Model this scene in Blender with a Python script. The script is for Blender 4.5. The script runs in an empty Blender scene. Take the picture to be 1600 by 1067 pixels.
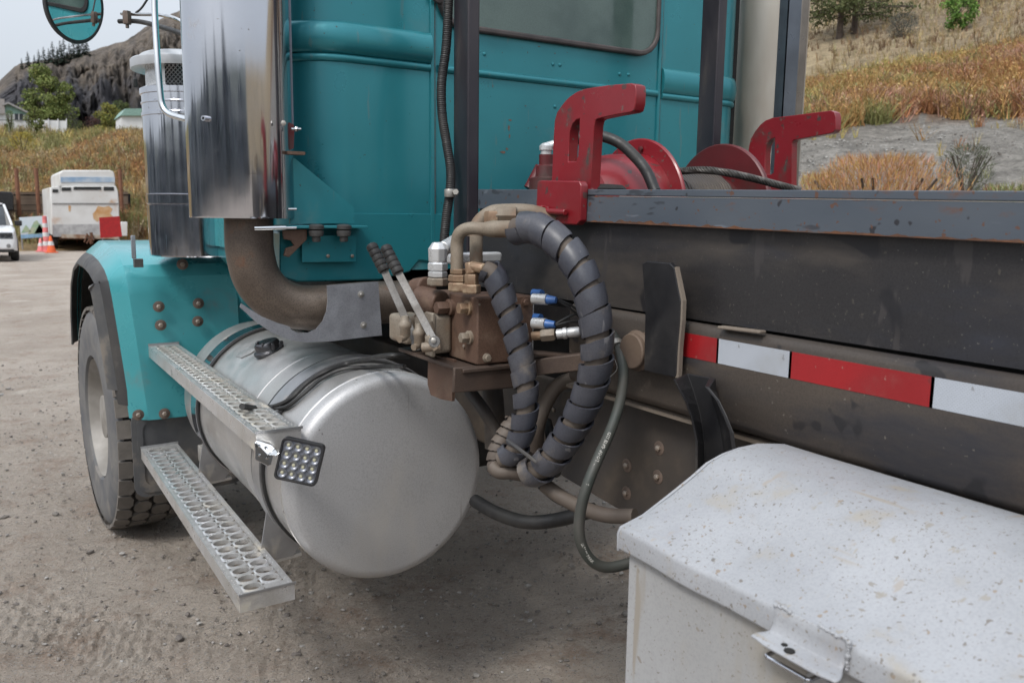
import bpy, bmesh, math, random
from mathutils import Vector, Matrix, noise
C = bpy.context.scene
COL = C.collection
RAD = math.radians
random.seed(7)

# ------------------------------------------------------------------ camera, sky, sun, exposure
H = 1.65                                     # eye height above the yard
F = 1306.17                                  # focal length in pixels of the 1600 px wide photograph
yaw, pit, rol = RAD(32.218), RAD(8.656), RAD(0.716)
fw = Vector((math.sin(yaw)*math.cos(pit), math.cos(yaw)*math.cos(pit), -math.sin(pit)))
rt0 = Vector((math.cos(yaw), -math.sin(yaw), 0)); up0 = rt0.cross(fw)
rt = rt0*math.cos(rol) + up0*math.sin(rol)
up = -rt0*math.sin(rol) + up0*math.cos(rol)
EYE = Vector((0, 0, H))
cam = bpy.data.cameras.new('camera'); camo = bpy.data.objects.new('camera', cam); COL.objects.link(camo)
cam.sensor_fit = 'HORIZONTAL'; cam.sensor_width = 23.6; cam.lens = F/1600*23.6
cam.clip_start = 0.05; cam.clip_end = 3000
cam.dof.use_dof = True; cam.dof.focus_distance = 2.25; cam.dof.aperture_fstop = 4.8
camo.matrix_world = Matrix(((rt.x, up.x, -fw.x, 0), (rt.y, up.y, -fw.y, 0), (rt.z, up.z, -fw.z, H), (0, 0, 0, 1)))
C.camera = camo

SUN_EL, SUN_AZ = 50, -118                     # azimuth from +Y towards +X: the light comes from the camera's left
w = bpy.data.worlds.new('World'); C.world = w; w.use_nodes = True
nt = w.node_tree; nt.nodes.clear()
wo = nt.nodes.new('ShaderNodeOutputWorld'); bg = nt.nodes.new('ShaderNodeBackground')
sky = nt.nodes.new('ShaderNodeTexSky'); sky.sky_type = 'NISHITA'; sky.sun_disc = False
sky.sun_elevation = RAD(SUN_EL); sky.sun_rotation = RAD(SUN_AZ); sky.dust_density = 4.0; sky.air_density = 1.0
hs = nt.nodes.new('ShaderNodeHueSaturation'); hs.inputs['Saturation'].default_value = 0.30
mx = nt.nodes.new('ShaderNodeMix'); mx.data_type = 'RGBA'; mx.inputs[0].default_value = 0.62
mx.inputs[7].default_value = (7.6, 8.3, 9.2, 1)   # the even cloud layer over the blue
nt.links.new(sky.outputs[0], hs.inputs['Color']); nt.links.new(hs.outputs[0], mx.inputs[6])
wtc = nt.nodes.new('ShaderNodeTexCoord'); wsx = nt.nodes.new('ShaderNodeSeparateXYZ'); nt.links.new(wtc.outputs['Generated'], wsx.inputs[0])
wmr = nt.nodes.new('ShaderNodeMapRange'); wmr.inputs[1].default_value = 0; wmr.inputs[2].default_value = .8; wmr.inputs[3].default_value = .60; wmr.inputs[4].default_value = 1.3; nt.links.new(wsx.outputs[2], wmr.inputs[0])
wsc = nt.nodes.new('ShaderNodeVectorMath'); wsc.operation = 'SCALE'; nt.links.new(mx.outputs[2], wsc.inputs[0]); nt.links.new(wmr.outputs[0], wsc.inputs['Scale']); nt.links.new(wsc.outputs[0], bg.inputs[0]); bg.inputs[1].default_value = 0.113
nt.links.new(bg.outputs[0], wo.inputs[0])
sl = bpy.data.lights.new('sun', 'SUN'); sl.energy = 1.5; sl.angle = RAD(14); sl.color = (1, 0.97, 0.92)
so = bpy.data.objects.new('sun', sl); COL.objects.link(so)
sd = Vector((math.sin(RAD(SUN_AZ))*math.cos(RAD(SUN_EL)), math.cos(RAD(SUN_AZ))*math.cos(RAD(SUN_EL)), math.sin(RAD(SUN_EL))))
so.rotation_euler = sd.to_track_quat('Z', 'Y').to_euler()
C.view_settings.view_transform = 'Standard'; C.view_settings.look = 'None'
C.view_settings.exposure = 0.48; C.view_settings.gamma = 1

# ------------------------------------------------------------------ measuring: pixel of the photo -> point of the place
def ray(x, y): return rt*(x-800) + up*(533.5-y) + fw*F
def PX(x, y, X): d = ray(x, y); return EYE + d*(X/d.x)
def PY(x, y, Y): d = ray(x, y); return EYE + d*(Y/d.y)
def PZ(x, y, z): d = ray(x, y); return EYE + d*((z-H)/d.z)
def PD(x, y, D): return EYE + ray(x, y)*(D/F)
def V(*a): return Vector(a)

# ------------------------------------------------------------------ materials
def mat(name, col, rough=0.5, metal=0.0, col2=None, scale=6, mixw=0.5, contrast=0.35, stretch=(1, 1, 1),
        dirt=None, speck=None, rvar=0.1, bump=0.0, bscale=60, spec=0.5, emit=None, attr=None, coat=0.0, fine=0.0, bump2=None, brick=None):
    m = bpy.data.materials.new(name); m.use_nodes = True
    N = m.node_tree.nodes; L = m.node_tree.links; N.clear()
    out = N.new('ShaderNodeOutputMaterial'); b = N.new('ShaderNodeBsdfPrincipled'); L.new(b.outputs[0], out.inputs[0])
    tc = N.new('ShaderNodeTexCoord'); mp = N.new('ShaderNodeMapping'); L.new(tc.outputs['Object'], mp.inputs[0])
    mp.inputs['Scale'].default_value = stretch
    def noi(s, det=4, src=mp, rgh=.55):
        n = N.new('ShaderNodeTexNoise'); n.inputs['Scale'].default_value = s; n.inputs['Detail'].default_value = det
        n.inputs['Roughness'].default_value = rgh
        L.new(src.outputs[0] if src is mp else tc.outputs['Object'], n.inputs['Vector']); return n.outputs[0]
    def ramp(src, a, c):
        r = N.new('ShaderNodeMapRange'); r.inputs[1].default_value = a; r.inputs[2].default_value = c
        r.interpolation_type = 'SMOOTHSTEP'
        L.new(src, r.inputs[0]); return r.outputs[0]
    def mixc(f, a, c):
        x = N.new('ShaderNodeMix'); x.data_type = 'RGBA'
        if isinstance(f, float): x.inputs[0].default_value = f
        else: L.new(f, x.inputs[0])
        for i, v in ((6, a), (7, c)):
            if isinstance(v, (tuple, list)): x.inputs[i].default_value = (*v[:3], 1)
            else: L.new(v, x.inputs[i])
        return x.outputs[2]
    def mul(src, k):
        q = N.new('ShaderNodeMath'); q.operation = 'MULTIPLY'; L.new(src, q.inputs[0]); q.inputs[1].default_value = k; return q.outputs[0]
    c = (*col, 1)
    if attr:
        a = N.new('ShaderNodeAttribute'); a.attribute_name = attr; c = a.outputs['Color']
    base = c
    if col2 is None: col2 = tuple(v*0.72 for v in col)
    if not attr: base = mixc(ramp(noi(scale), .5-contrast/2, .5+contrast/2), c, col2)
    if fine and not attr: base = mixc(mul(ramp(noi(260, 3, None), .46, .62), fine*.8), base, tuple(v*0.35 for v in col))
    rsrc = None
    if dirt:
        for (dc, amt, ds) in dirt:      # amt: where the noise threshold lies (0 none .. 1 all)
            mk = ramp(noi(ds, 7, None if ds < 0 else mp, .62), 1-amt-.07, 1-amt+.09)
            base = mixc(mul(mk, .9), base, dc); rsrc = mk
    if speck:
        for sp_ in speck:
            sc, amt, ss = sp_[:3]
            if len(sp_) > 3:
                m2 = N.new('ShaderNodeMapping'); m2.inputs['Scale'].default_value = sp_[3]; m2.inputs['Rotation'].default_value = (0, 0, sp_[4]); L.new(tc.outputs['Object'], m2.inputs[0])
                nn_ = N.new('ShaderNodeTexNoise'); nn_.inputs['Scale'].default_value = ss; nn_.inputs['Detail'].default_value = 3; L.new(m2.outputs[0], nn_.inputs['Vector']); mk = ramp(nn_.outputs[0], 1-amt, 1-amt+.05)
            else: mk = ramp(noi(ss, 2, None), 1-amt, 1-amt+.04)
            base = mixc(mul(mk, .85), base, sc)
    if brick:
        sx = N.new('ShaderNodeSeparateXYZ'); L.new(tc.outputs['Object'], sx.inputs[0]); cx_ = N.new('ShaderNodeCombineXYZ'); L.new(sx.outputs[1], cx_.inputs[0]); L.new(sx.outputs[2], cx_.inputs[1])
        bt = N.new('ShaderNodeTexBrick'); bt.inputs['Scale'].default_value = 90; bt.inputs['Mortar Size'].default_value = .035; bt.inputs['Mortar Smooth'].default_value = .3; L.new(cx_.outputs[0], bt.inputs['Vector'])
        base = mixc(mul(bt.outputs['Fac'], brick), base, tuple(v*.55 for v in col))
    if isinstance(base, tuple): b.inputs['Base Color'].default_value = base
    else: L.new(base, b.inputs['Base Color'])
    b.inputs['Metallic'].default_value = metal
    if metal and rsrc is not None:
        q = N.new('ShaderNodeMapRange'); q.inputs[3].default_value = metal; q.inputs[4].default_value = 0.1; L.new(rsrc, q.inputs[0]); L.new(q.outputs[0], b.inputs['Metallic'])
    q = N.new('ShaderNodeMapRange'); q.inputs[1].default_value = .3; q.inputs[2].default_value = .7
    q.inputs[3].default_value = max(.02, rough-rvar); q.inputs[4].default_value = min(1, rough+rvar)
    L.new(noi(scale*2.7), q.inputs[0])
    if rsrc is not None:
        q2 = N.new('ShaderNodeMath'); q2.operation = 'MAXIMUM'; L.new(q.outputs[0], q2.inputs[0]); L.new(mul(rsrc, .8), q2.inputs[1]); L.new(q2.outputs[0], b.inputs['Roughness'])
    else: L.new(q.outputs[0], b.inputs['Roughness'])
    b.inputs['Specular IOR Level'].default_value = spec
    b.inputs['Coat Weight'].default_value = coat; b.inputs['Coat Roughness'].default_value = .12
    if bump:
        bn = N.new('ShaderNodeBump'); bn.inputs['Strength'].default_value = bump; bn.inputs['Distance'].default_value = .01
        L.new(noi(bscale, 5), bn.inputs['Height']); nn = bn.outputs[0]
        if bump2:
            b2 = N.new('ShaderNodeBump'); b2.inputs['Strength'].default_value = bump2[0]; b2.inputs['Distance'].default_value = .05
            L.new(noi(bump2[1], 3, None), b2.inputs['Height']); L.new(nn, b2.inputs['Normal']); nn = b2.outputs[0]
        L.new(nn, b.inputs['Normal'])
    if emit: b.inputs['Emission Color'].default_value = (*emit[:3], 1); b.inputs['Emission Strength'].default_value = emit[3]
    return m

DUST = (.23, .185, .145)
TEAL = mat('teal_paint', (.026, .225, .262), .34, 0.38, (.022, .195, .230), 3, contrast=.6, speck=[((.05, .045, .04), .285, 80), ((.07, .20, .22), .33, 40, (1, 1, .12), 0)], rvar=.07, coat=.25, dirt=[((.075, .19, .20), .37, 2.6)], bump=.02, bscale=9)
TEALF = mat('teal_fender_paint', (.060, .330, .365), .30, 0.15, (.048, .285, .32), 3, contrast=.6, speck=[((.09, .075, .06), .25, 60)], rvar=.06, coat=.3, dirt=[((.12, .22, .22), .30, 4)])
CHROME = mat('polished_stainless', (.62, .63, .67), .10, 1.0, (.52, .53, .57), 2.5, contrast=.9, rvar=.05, speck=[((.36, .34, .33), .29, 45), ((.40, .39, .40), .32, 30, (1, 1, .15), 0), ((.42, .41, .41), .31, 50, (.12, 1, 1), .4)], dirt=[((.34, .33, .33), .33, 4)]); _ = 0
CHROME2 = mat('bright_chrome', (.78, .79, .8), .08, 1.0, rvar=.03)
BRUSHED = mat('brushed_muffler_steel', (.46, .435, .39), .50, .45, (.36, .32, .27), 5, stretch=(1, 1, .3), rvar=.08, speck=[((.25, .17, .11), .25, 30)])
TANKM = mat('weathered_aluminium', (.58, .575, .57), .38, .75, (.47, .455, .44), 4.5, contrast=.5, rvar=.1, fine=.25, dirt=[((.40, .36, .31), .34, 3.5)], speck=[((.16, .14, .13), .235, 38)], bump=.04, bscale=5)
TANKE = mat('dull_tank_end', (.46, .46, .47), .46, .35, (.39, .385, .385), 3, contrast=.6, stretch=(1, 1, .4), rvar=.06, fine=.3, dirt=[((.37, .35, .325), .42, 2.4)], speck=[((.14, .13, .13), .25, 30), ((.30, .29, .28), .31, 26, (1, 1, .06), 0)], bump=.03, bscale=5)
STEPM = mat('worn_step_aluminium', (.66, .66, .67), .34, .7, (.54, .53, .51), 8, rvar=.1, fine=.2, dirt=[((.42, .38, .31), .38, 7)], bump=.05, bscale=30)
STEPD = mat('dirty_step_grip', (.56, .55, .53), .45, .6, (.46, .44, .40), 10, rvar=.1, dirt=[((.38, .35, .29), .40, 9)], bump=.1, bscale=60)
SHIELD = mat('dull_zinc_plate', (.36, .37, .40), .45, .55, (.27, .275, .30), 9, contrast=.4, rvar=.1, fine=.3)
STRAP = mat('strap_steel', (.42, .42, .43), .4, .8, dirt=[((.28, .25, .21), .4, 8)])
BLACKR = mat('black_rubber', (.011, .011, .012), .55, 0, (.024, .023, .022), 10, rvar=.15, bump=.05)
GREYR = mat('dusty_rubber', (.034, .034, .037), .60, 0, (.060, .057, .054), 7, contrast=.5, rvar=.1, dirt=[((.15, .135, .12), .36, 6)], bump=.08, bscale=40)
FLAP = mat('dusty_mud_flap', (.060, .062, .068), .6, 0, (.10, .098, .095), 6, contrast=.5, dirt=[((.19, .165, .14), .42, 5)], bump=.06)
TYRE = mat('tyre_rubber', (.085, .087, .094), .8, 0, (.14, .135, .13), 7, contrast=.5, dirt=[((.21, .19, .17), .36, 5)], bump=.1, bscale=50)
TREAD = mat('dusty_tread', (.105, .095, .085), .85, 0, (.15, .135, .12), 9, contrast=.5, bump=.2, bscale=60)
GROOVE = mat('tread_groove', (.02, .018, .017), .9)
RIM = mat('pale_dusty_rim', (.29, .275, .255), .6, .1, (.20, .185, .165), 6)
WRAP = mat('grey_spiral_guard', (.040, .043, .057), .40, 0, (.070, .070, .080), 7, contrast=.5, rvar=.1, fine=.3, dirt=[((.17, .14, .11), .36, 7)], speck=[((.16, .155, .16), .33, 40, (1, 1, .2), .2)], bump=.04, bscale=50)
HOSEB = mat('brown_dusty_hose', (.115, .092, .074), .7, 0, (.075, .058, .047), 9, contrast=.4, bump=.06)
HOSEG = mat('dark_green_hose', (.026, .034, .029), .55, 0, (.055, .050, .043), 9, contrast=.5, dirt=[((.17, .14, .11), .36, 7)])
PIPE = mat('dusty_tan_pipe', (.235, .20, .155), .62, .1, (.15, .11, .075), 8, contrast=.4, rvar=.1, fine=.3, dirt=[((.20, .12, .075), .38, 9)])
BLOCK = mat('rusty_primer_block', (.095, .052, .035), .66, .1, (.135, .080, .055), 9, contrast=.5, fine=.4, dirt=[((.20, .14, .10), .37, 6), ((.045, .032, .026), .36, 9)], bump=.06)
BRK = mat('greasy_brown_bracket', (.050, .034, .027), .62, .1, (.085, .056, .041), 8, contrast=.5, fine=.3, dirt=[((.13, .095, .070), .37, 6)], bump=.06)
PIVOT = mat('dusty_brown_tube', (.135, .095, .068), .7, 0, (.09, .062, .046), 10, contrast=.4, bump=.1)
VALVE = mat('dusty_valve_body', (.27, .235, .19), .6, .1, (.19, .145, .105), 12, contrast=.5, fine=.4, dirt=[((.22, .15, .10), .36, 12)], bump=.05)
FIT = mat('brass_tan_fitting', (.24, .17, .11), .5, .35, (.22, .13, .08), 14, contrast=.5, dirt=[((.38, .30, .20), .4, 12)])
WHITEF = mat('new_zinc_fitting', (.66, .67, .68), .3, .5, (.55, .55, .55), 9)
LEVER = mat('lever_steel', (.17, .165, .16), .5, .35, (.11, .10, .09), 12, fine=.4)
RED = mat('red_hook_paint', (.215, .010, .017), .36, 0, (.165, .009, .013), 5, contrast=.6, speck=[((.05, .04, .035), .345, 34), ((.12, .075, .065), .33, 55), ((.30, .12, .11), .30, 70, (1, .2, 1), .2)], dirt=[((.095, .03, .028), .38, 9)], coat=.15, bump=.04, bscale=30)
REDD = mat('grimy_red_paint', (.115, .011, .014), .42, 0, (.055, .012, .012), 4, contrast=.5, speck=[((.04, .03, .03), .32, 20)], dirt=[((.055, .028, .024), .44, 4)])
BRGREY = mat('blue_grey_steel', (.072, .088, .112), .45, .35, (.11, .125, .145), 4, contrast=.6, stretch=(1, .5, 1), dirt=[((.13, .06, .035), .345, 24)], speck=[((.028, .026, .03), .34, 26), ((.14, .065, .038), .345, 60), ((.045, .05, .06), .36, 9, (1, 1, 4), 0), ((.16, .18, .21), .32, 40, (1, .2, 1), 0)], bump=.05, bscale=30)
RUST = mat('rust_edge', (.135, .058, .028), .85, 0, (.075, .036, .022), 18, contrast=.4, bump=.3, bscale=60, dirt=[((.09, .085, .085), .38, 9)])
WEB = mat('dark_steel_web', (.021, .021, .026), .46, .2, (.036, .033, .032), 2.2, contrast=.7, stretch=(1, .5, 1.5), fine=.35, speck=[((.12, .11, .10), .30, 200), ((.065, .058, .05), .315, 90), ((.05, .045, .045), .36, 26, (1, 1, .25), 0), ((.014, .014, .017), .37, 7)], dirt=[((.075, .064, .055), .45, 1.7), ((.024, .026, .036), .40, 3.1)], bump=.04, bscale=40)
CHAN = mat('brown_dusty_channel', (.052, .044, .039), .58, .1, (.088, .067, .051), 3, contrast=.5, stretch=(1, .5, 1.8), fine=.3, dirt=[((.026, .026, .032), .47, 2.4)], speck=[((.018, .017, .019), .33, 13), ((.14, .125, .105), .30, 110)], bump=.05, bscale=30)
DUSTY = mat('dusty_ledge', (.21, .175, .14), .75, 0, (.14, .112, .09), 5, contrast=.5, stretch=(1, .4, 1), bump=.05)
FRAMEM = mat('grimy_frame', (.034, .032, .033), .62, .1, (.075, .060, .048), 4, contrast=.5, dirt=[((.11, .088, .068), .38, 4)], bump=.08)
POST = mat('dark_post_steel', (.020, .019, .027), .42, .25, (.045, .040, .046), 6, stretch=(1, 1, .4), contrast=.5, dirt=[((.07, .06, .055), .33, 7)])
BLK = mat('black_plate', (.012, .012, .014), .45, .2, (.024, .023, .024), 8, dirt=[((.07, .062, .055), .34, 7)], rvar=.1)
DARK = mat('oily_metal_and_shade', (.012, .011, .010), .8)  # oily metal; also painted shade in the bed gap and wheel arch
WHITEP = mat('scuffed_white_paint', (.345, .353, .372), .45, 0, (.28, .287, .303), 4.5, contrast=.35, fine=.16, speck=[((.19, .165, .135), .345, 210), ((.15, .13, .11), .335, 120), ((.24, .185, .135), .305, 70), ((.13, .115, .10), .275, 42), ((.30, .28, .25), .31, 70, (.35, 1, 1), .9), ((.22, .20, .175), .315, 130, (1, .25, 1), .3), ((.27, .25, .22), .33, 26, (1, 1.6, 1), .3), ((.26, .205, .15), .235, 14), ((.30, .27, .23), .335, 22, (1, .12, 1), .5), ((.31, .28, .25), .32, 30, (.15, 1, 1), -.3)], dirt=[((.31, .285, .245), .37, 9), ((.27, .275, .30), .40, 5)], bump=.05, bscale=7, rvar=.07)
WHITEV = mat('dirty_white_paint', (.385, .388, .396), .5, 0, (.31, .31, .31), 4, contrast=.4, stretch=(1, 1, .35), fine=.16, speck=[((.20, .175, .145), .335, 190), ((.17, .15, .13), .31, 90), ((.22, .19, .16), .30, 40), ((.27, .24, .20), .33, 16, (1, 1, .12), 0)], dirt=[((.30, .275, .235), .40, 5)], bump=.05, bscale=7)
TRED = mat('red_reflective_tape', (.33, .014, .018), .38, 0, (.25, .013, .016), 5, fine=.12, speck=[((.3, .12, .1), .30, 60), ((.16, .02, .02), .30, 25)], dirt=[((.22, .05, .045), .36, 6)], brick=.4)
TWHITE = mat('white_reflective_tape', (.44, .47, .52), .38, 0, (.39, .415, .46), 6, fine=.1, speck=[((.22, .22, .22), .31, 45), ((.33, .30, .22), .29, 25)], dirt=[((.34, .35, .36), .40, 6)], brick=.6)
GLASS = mat('dark_window_glass', (.045, .075, .070), .10, 0, (.10, .145, .13), 2.2, contrast=.3, spec=.6, fine=.2)  # paler mottling painted in for reflections on the panes
RUBBER = mat('window_rubber', (.075, .062, .060), .6, 0, (.05, .042, .042), 12)
HEADM = mat('worn_bolt_head', (.33, .30, .27), .5, .3, (.22, .17, .13), 60)
RUSTB = mat('rusty_bolt', (.105, .080, .068), .6, .3, (.17, .125, .10), 30, contrast=.4)
ZBOLT = mat('zinc_bolt', (.40, .38, .35), .45, .6)
EXH = mat('rusty_exhaust', (.105, .082, .068), .45, .5, (.19, .150, .118), 3.5, contrast=.35, fine=.5, dirt=[((.17, .075, .042), .37, 7), ((.045, .036, .032), .37, 4)], bump=.06, bscale=40)
MIRROR = mat('mirror_glass', (.85, .87, .88), .015, 1, rvar=0, col2=(.83, .85, .86))
LEDG = mat('led_reflector', (.30, .31, .35), .35, .8)
LEDB = mat('led_board', (.20, .21, .24), .35, .5)
LEDE = mat('led_chip', (.42, .40, .28), .4)
CABLEM = mat('dark_wire_rope', (.10, .095, .09), .5, .5, (.05, .045, .04), 40)
BLUE = mat('blue_plastic', (.05, .15, .42), .4)
PRINT = mat('hose_print', (.50, .48, .44), .6)

# ------------------------------------------------------------------ mesh helpers
def obj(name, bm, m, parent=None, smooth=True, bev=0.0, seg=2, angle=40):
    me = bpy.data.meshes.new(name)
    bmesh.ops.recalc_face_normals(bm, faces=bm.faces)
    xs = [v.co for v in bm.verts]
    c = Vector([(min(p[i] for p in xs)+max(p[i] for p in xs))/2 for i in range(3)])
    for v in bm.verts: v.co -= c
    for f in bm.faces: f.smooth = smooth
    bm.to_mesh(me); bm.free()
    o = bpy.data.objects.new(name, me); COL.objects.link(o)
    for q in (m if isinstance(m, (list, tuple)) else [m]): me.materials.append(q)
    if smooth: me.set_sharp_from_angle(angle=RAD(angle))
    pw = world_loc(parent) if parent else Vector((0, 0, 0))
    o.parent = parent; o.location = c - pw
    if bev:
        b = o.modifiers.new('bevel', 'BEVEL'); b.width = bev; b.segments = seg; b.limit_method = 'ANGLE'; b.angle_limit = RAD(35); b.harden_normals = False
    return o
def world_loc(o):
    p = Vector(o.location)
    while o.parent: o = o.parent; p += Vector(o.location)
    return p
def empty(name, loc, parent=None):
    o = bpy.data.objects.new(name, None); COL.objects.link(o); o.location = loc; o.empty_display_size = .2
    if parent: o.parent = parent; o.location = Vector(loc) - world_loc(parent)
    return o
def tag(o, label=None, cat=None, group=None, kind=None):
    if label: o['label'] = label
    if cat: o['category'] = cat
    if group: o['group'] = group
    if kind: o['kind'] = kind
    return o
def thing(name, loc, label, cat, group=None): return tag(empty(name, loc), label, cat, group)
def B(): return bmesh.new()
def box(bm, a, b, mi=0):
    a, b = Vector(a), Vector(b)
    vs = [bm.verts.new((x, y, z)) for x in (a.x, b.x) for y in (a.y, b.y) for z in (a.z, b.z)]
    for f in ((0, 1, 3, 2), (4, 6, 7, 5), (0, 4, 5, 1), (2, 3, 7, 6), (0, 2, 6, 4), (1, 5, 7, 3)):
        bm.faces.new([vs[i] for i in f]).material_index = mi
    return vs
def frame_of(d):
    d = Vector(d).normalized(); a = Vector((0, 0, 1)) if abs(d.z) < .9 else Vector((1, 0, 0))
    u = d.cross(a).normalized(); v = u.cross(d).normalized(); return d, u, v
def barbox(bm, p, q, w_, h_, upv=(0, 0, 1)):          # a bar from p to q, w_ wide, h_ along upv
    p, q = Vector(p), Vector(q); d = (q-p).normalized(); s = d.cross(Vector(upv)).normalized(); u = s.cross(d)
    vs = [bm.verts.new(c + s*a*w_/2 + u*b*h_/2) for c in (p, q) for a, b in ((-1, -1), (1, -1), (1, 1), (-1, 1))]
    for f in ((0, 1, 2, 3), (7, 6, 5, 4), (0, 4, 5, 1), (1, 5, 6, 2), (2, 6, 7, 3), (3, 7, 4, 0)): bm.faces.new([vs[i] for i in f])
def lathe(bm, c, axis, prof, n=32, ph=0.0, mi=0, cap=True):      # prof: (radius, distance along axis)
    d, u, v = frame_of(axis); c = Vector(c); rings = []
    for r, t in prof:
        if r < 1e-6: rings.append([bm.verts.new(c + d*t)])
        else: rings.append([bm.verts.new(c + d*t + (u*math.cos(2*math.pi*i/n+ph) + v*math.sin(2*math.pi*i/n+ph))*r) for i in range(n)])
    for a, b in zip(rings, rings[1:]):
        for i in range(n):
            j = (i+1) % n
            if len(a) == 1 and len(b) == 1: break
            if len(a) == 1: f = bm.faces.new((a[0], b[i], b[j]))
            elif len(b) == 1: f = bm.faces.new((a[i], a[j], b[0]))
            else: f = bm.faces.new((a[i], a[j], b[j], b[i]))
            f.material_index = mi
    if cap:
        for r in (rings[0], rings[-1]):
            if len(r) > 2: bm.faces.new(r).material_index = mi
    return rings
def cyl(bm, p, q, r, n=16, r2=None, ph=0.0, mi=0):
    p, q = Vector(p), Vector(q); return lathe(bm, p, q-p, [(r, 0), (r if r2 is None else r2, (q-p).length)], n, ph, mi)
def ball(bm, c, r, n=12, sx=1, mi=0):
    lathe(bm, c, (0, 0, 1), [(0, -r)]+[(r*math.cos(a), r*math.sin(a)) for a in [RAD(x) for x in range(-60, 61, 30)]]+[(0, r)], n, mi=mi)
def smooth_path(pts, n=8):
    pts = [Vector(p) for p in pts]; out = []
    P_ = [pts[0]*2-pts[1]] + pts + [pts[-1]*2-pts[-2]]
    for i in range(1, len(P_)-2):
        for k in range(n):
            t = k/n; a, b, c, d = P_[i-1:i+3]
            out.append(.5*((2*b) + (c-a)*t + (2*a-5*b+4*c-d)*t*t + (3*b-a-3*c+d)*t**3))
    out.append(pts[-1]); return out
def path_frames(pts):
    fr = []; u = None
    for i, p in enumerate(pts):
        d = (pts[min(i+1, len(pts)-1)] - pts[max(i-1, 0)]).normalized()
        if u is None: u = frame_of(d)[1]
        u = (u - d*u.dot(d)).normalized(); fr.append((p, d, u, d.cross(u)))
    return fr
def tube(bm, pts, r, n=12, sm=8, rfun=None, cap=True, mi=0):
    P_ = smooth_path(pts, sm) if sm else [Vector(p) for p in pts]; rings = []; s = 0
    for i, (p, d, u, v) in enumerate(path_frames(P_)):
        if i: s += (P_[i]-P_[i-1]).length
        rr = r if rfun is None else rfun(s)
        rings.append([bm.verts.new(p + (u*math.cos(2*math.pi*k/n)+v*math.sin(2*math.pi*k/n))*rr) for k in range(n)])
    for a, b in zip(rings, rings[1:]):
        for k in range(n): bm.faces.new((a[k], a[(k+1) % n], b[(k+1) % n], b[k])).material_index = mi
    if cap: bm.faces.new(rings[0]).material_index = mi; bm.faces.new(rings[-1]).material_index = mi
def resample(P_, step):
    out = [P_[0]]; acc = 0; last = P_[0]
    for p in P_[1:]:
        while (p-last).length >= step: last = last + (p-last).normalized()*step; out.append(last)
    return out
def spiral_wrap(bm, pts, r, pitch, frac, thick=.004, n=24, seed=0):      # a flat spiral guard wound round a hose
    rnd = random.Random(seed)
    P_ = resample(smooth_path(pts, 24), .002); fr = path_frames(P_)
    L_ = (len(P_)-1)*.002
    turns = L_/pitch; N_ = int(turns*n); rows = []
    def at(s):
        s = min(max(s, 0), L_-1e-6); i = int(s/.002); return fr[i]
    jit = [rnd.uniform(-.13, .13)*pitch for _ in range(int(turns)+3)]
    for k in range(N_+1):
        th = 2*math.pi*k/n; t = k/n; s0 = t*pitch; i = int(t); j = jit[i]*(1-(t-i)) + jit[i+1]*(t-i)
        wv = pitch*frac*(1+.09*math.sin(t*1.9+seed)); ring = []
        for q, (ds, dr) in enumerate(((-wv/2, .0015), (-wv*.15, .0005), (wv*.3, -.0008), (wv/2, -.003), (wv/2, -.003-thick), (-wv/2, -thick+.001))):
            p, d, u, v = at(s0+ds+j)
            ring.append(bm.verts.new(p + (u*math.cos(th)+v*math.sin(th))*(r+dr)))
        rows.append(ring)
    for a, b in zip(rows, rows[1:]):
        for q in range(6): bm.faces.new((a[q], b[q], b[(q+1) % 6], a[(q+1) % 6]))
    bm.faces.new(rows[0]); bm.faces.new(rows[-1])
def plate(bm, loop, off, holes=(), mi=0):            # a flat outline (any plane) given its thickness vector off
    off = Vector(off); ed = []
    for lp in (loop, *holes):
        vs = [bm.verts.new(p) for p in lp]
        ed += [bm.edges.new((vs[i], vs[(i+1) % len(vs)])) for i in range(len(vs))]
    r = bmesh.ops.triangle_fill(bm, edges=ed, use_beauty=True)
    fs = [g for g in r['geom'] if isinstance(g, bmesh.types.BMFace)]
    for f in fs: f.material_index = mi
    e = bmesh.ops.extrude_face_region(bm, geom=fs)
    for g in e['geom']:
        if isinstance(g, bmesh.types.BMVert): g.co += off
        if isinstance(g, bmesh.types.BMFace): g.material_index = mi
def sweep(bm, sections, closed=False, mi=0):
    rows = [[bm.verts.new(p) for p in s] for s in sections]
    for a, b in zip(rows, rows[1:]):
        n = len(a)
        for i in range(n if closed else n-1): bm.faces.new((a[i], a[(i+1) % n], b[(i+1) % n], b[i])).material_index = mi
    if closed: bm.faces.new(rows[0]); bm.faces.new(rows[-1])
    return rows
def hexnut(bm, c, axis, r, h): lathe(bm, c, axis, [(r*.9, -h*.02), (r, h*.12), (r, h*.85), (r*.88, h)], 6)
def bolt(name, c, axis, r, parent, m=None, washer=True):
    b = B(); a = Vector(axis).normalized(); m = m or RUSTB
    if washer: lathe(b, c, a, [(r*1.8, 0), (r*1.8, r*.12), (r*1.65, r*.2)], 20)
    lathe(b, Vector(c)+a*r*.2, a, [(r*(.8 if washer else 1), 0), (r*(.8 if washer else 1), r*.55), (r*.5, r*.75)], 6, mi=1)
    return obj(name, b, [m, HEADM if m is RUSTB else m], parent, angle=30)
def fillet_rect(x0, x1, z0, z1, r, n=5):
    pts = []
    for cx, cz, a0 in ((x1-r, z1-r, 0), (x0+r, z1-r, 90), (x0+r, z0+r, 180), (x1-r, z0+r, 270)):
        for i in range(n+1):
            a = RAD(a0+90*i/n); pts.append((cx+r*math.cos(a), cz+r*math.sin(a)))
    return pts
def fnoise(x, y, z=0.0, oct=4):
    return noise.fractal(Vector((x, y, z)), 1.0, 2.0, oct)

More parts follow.
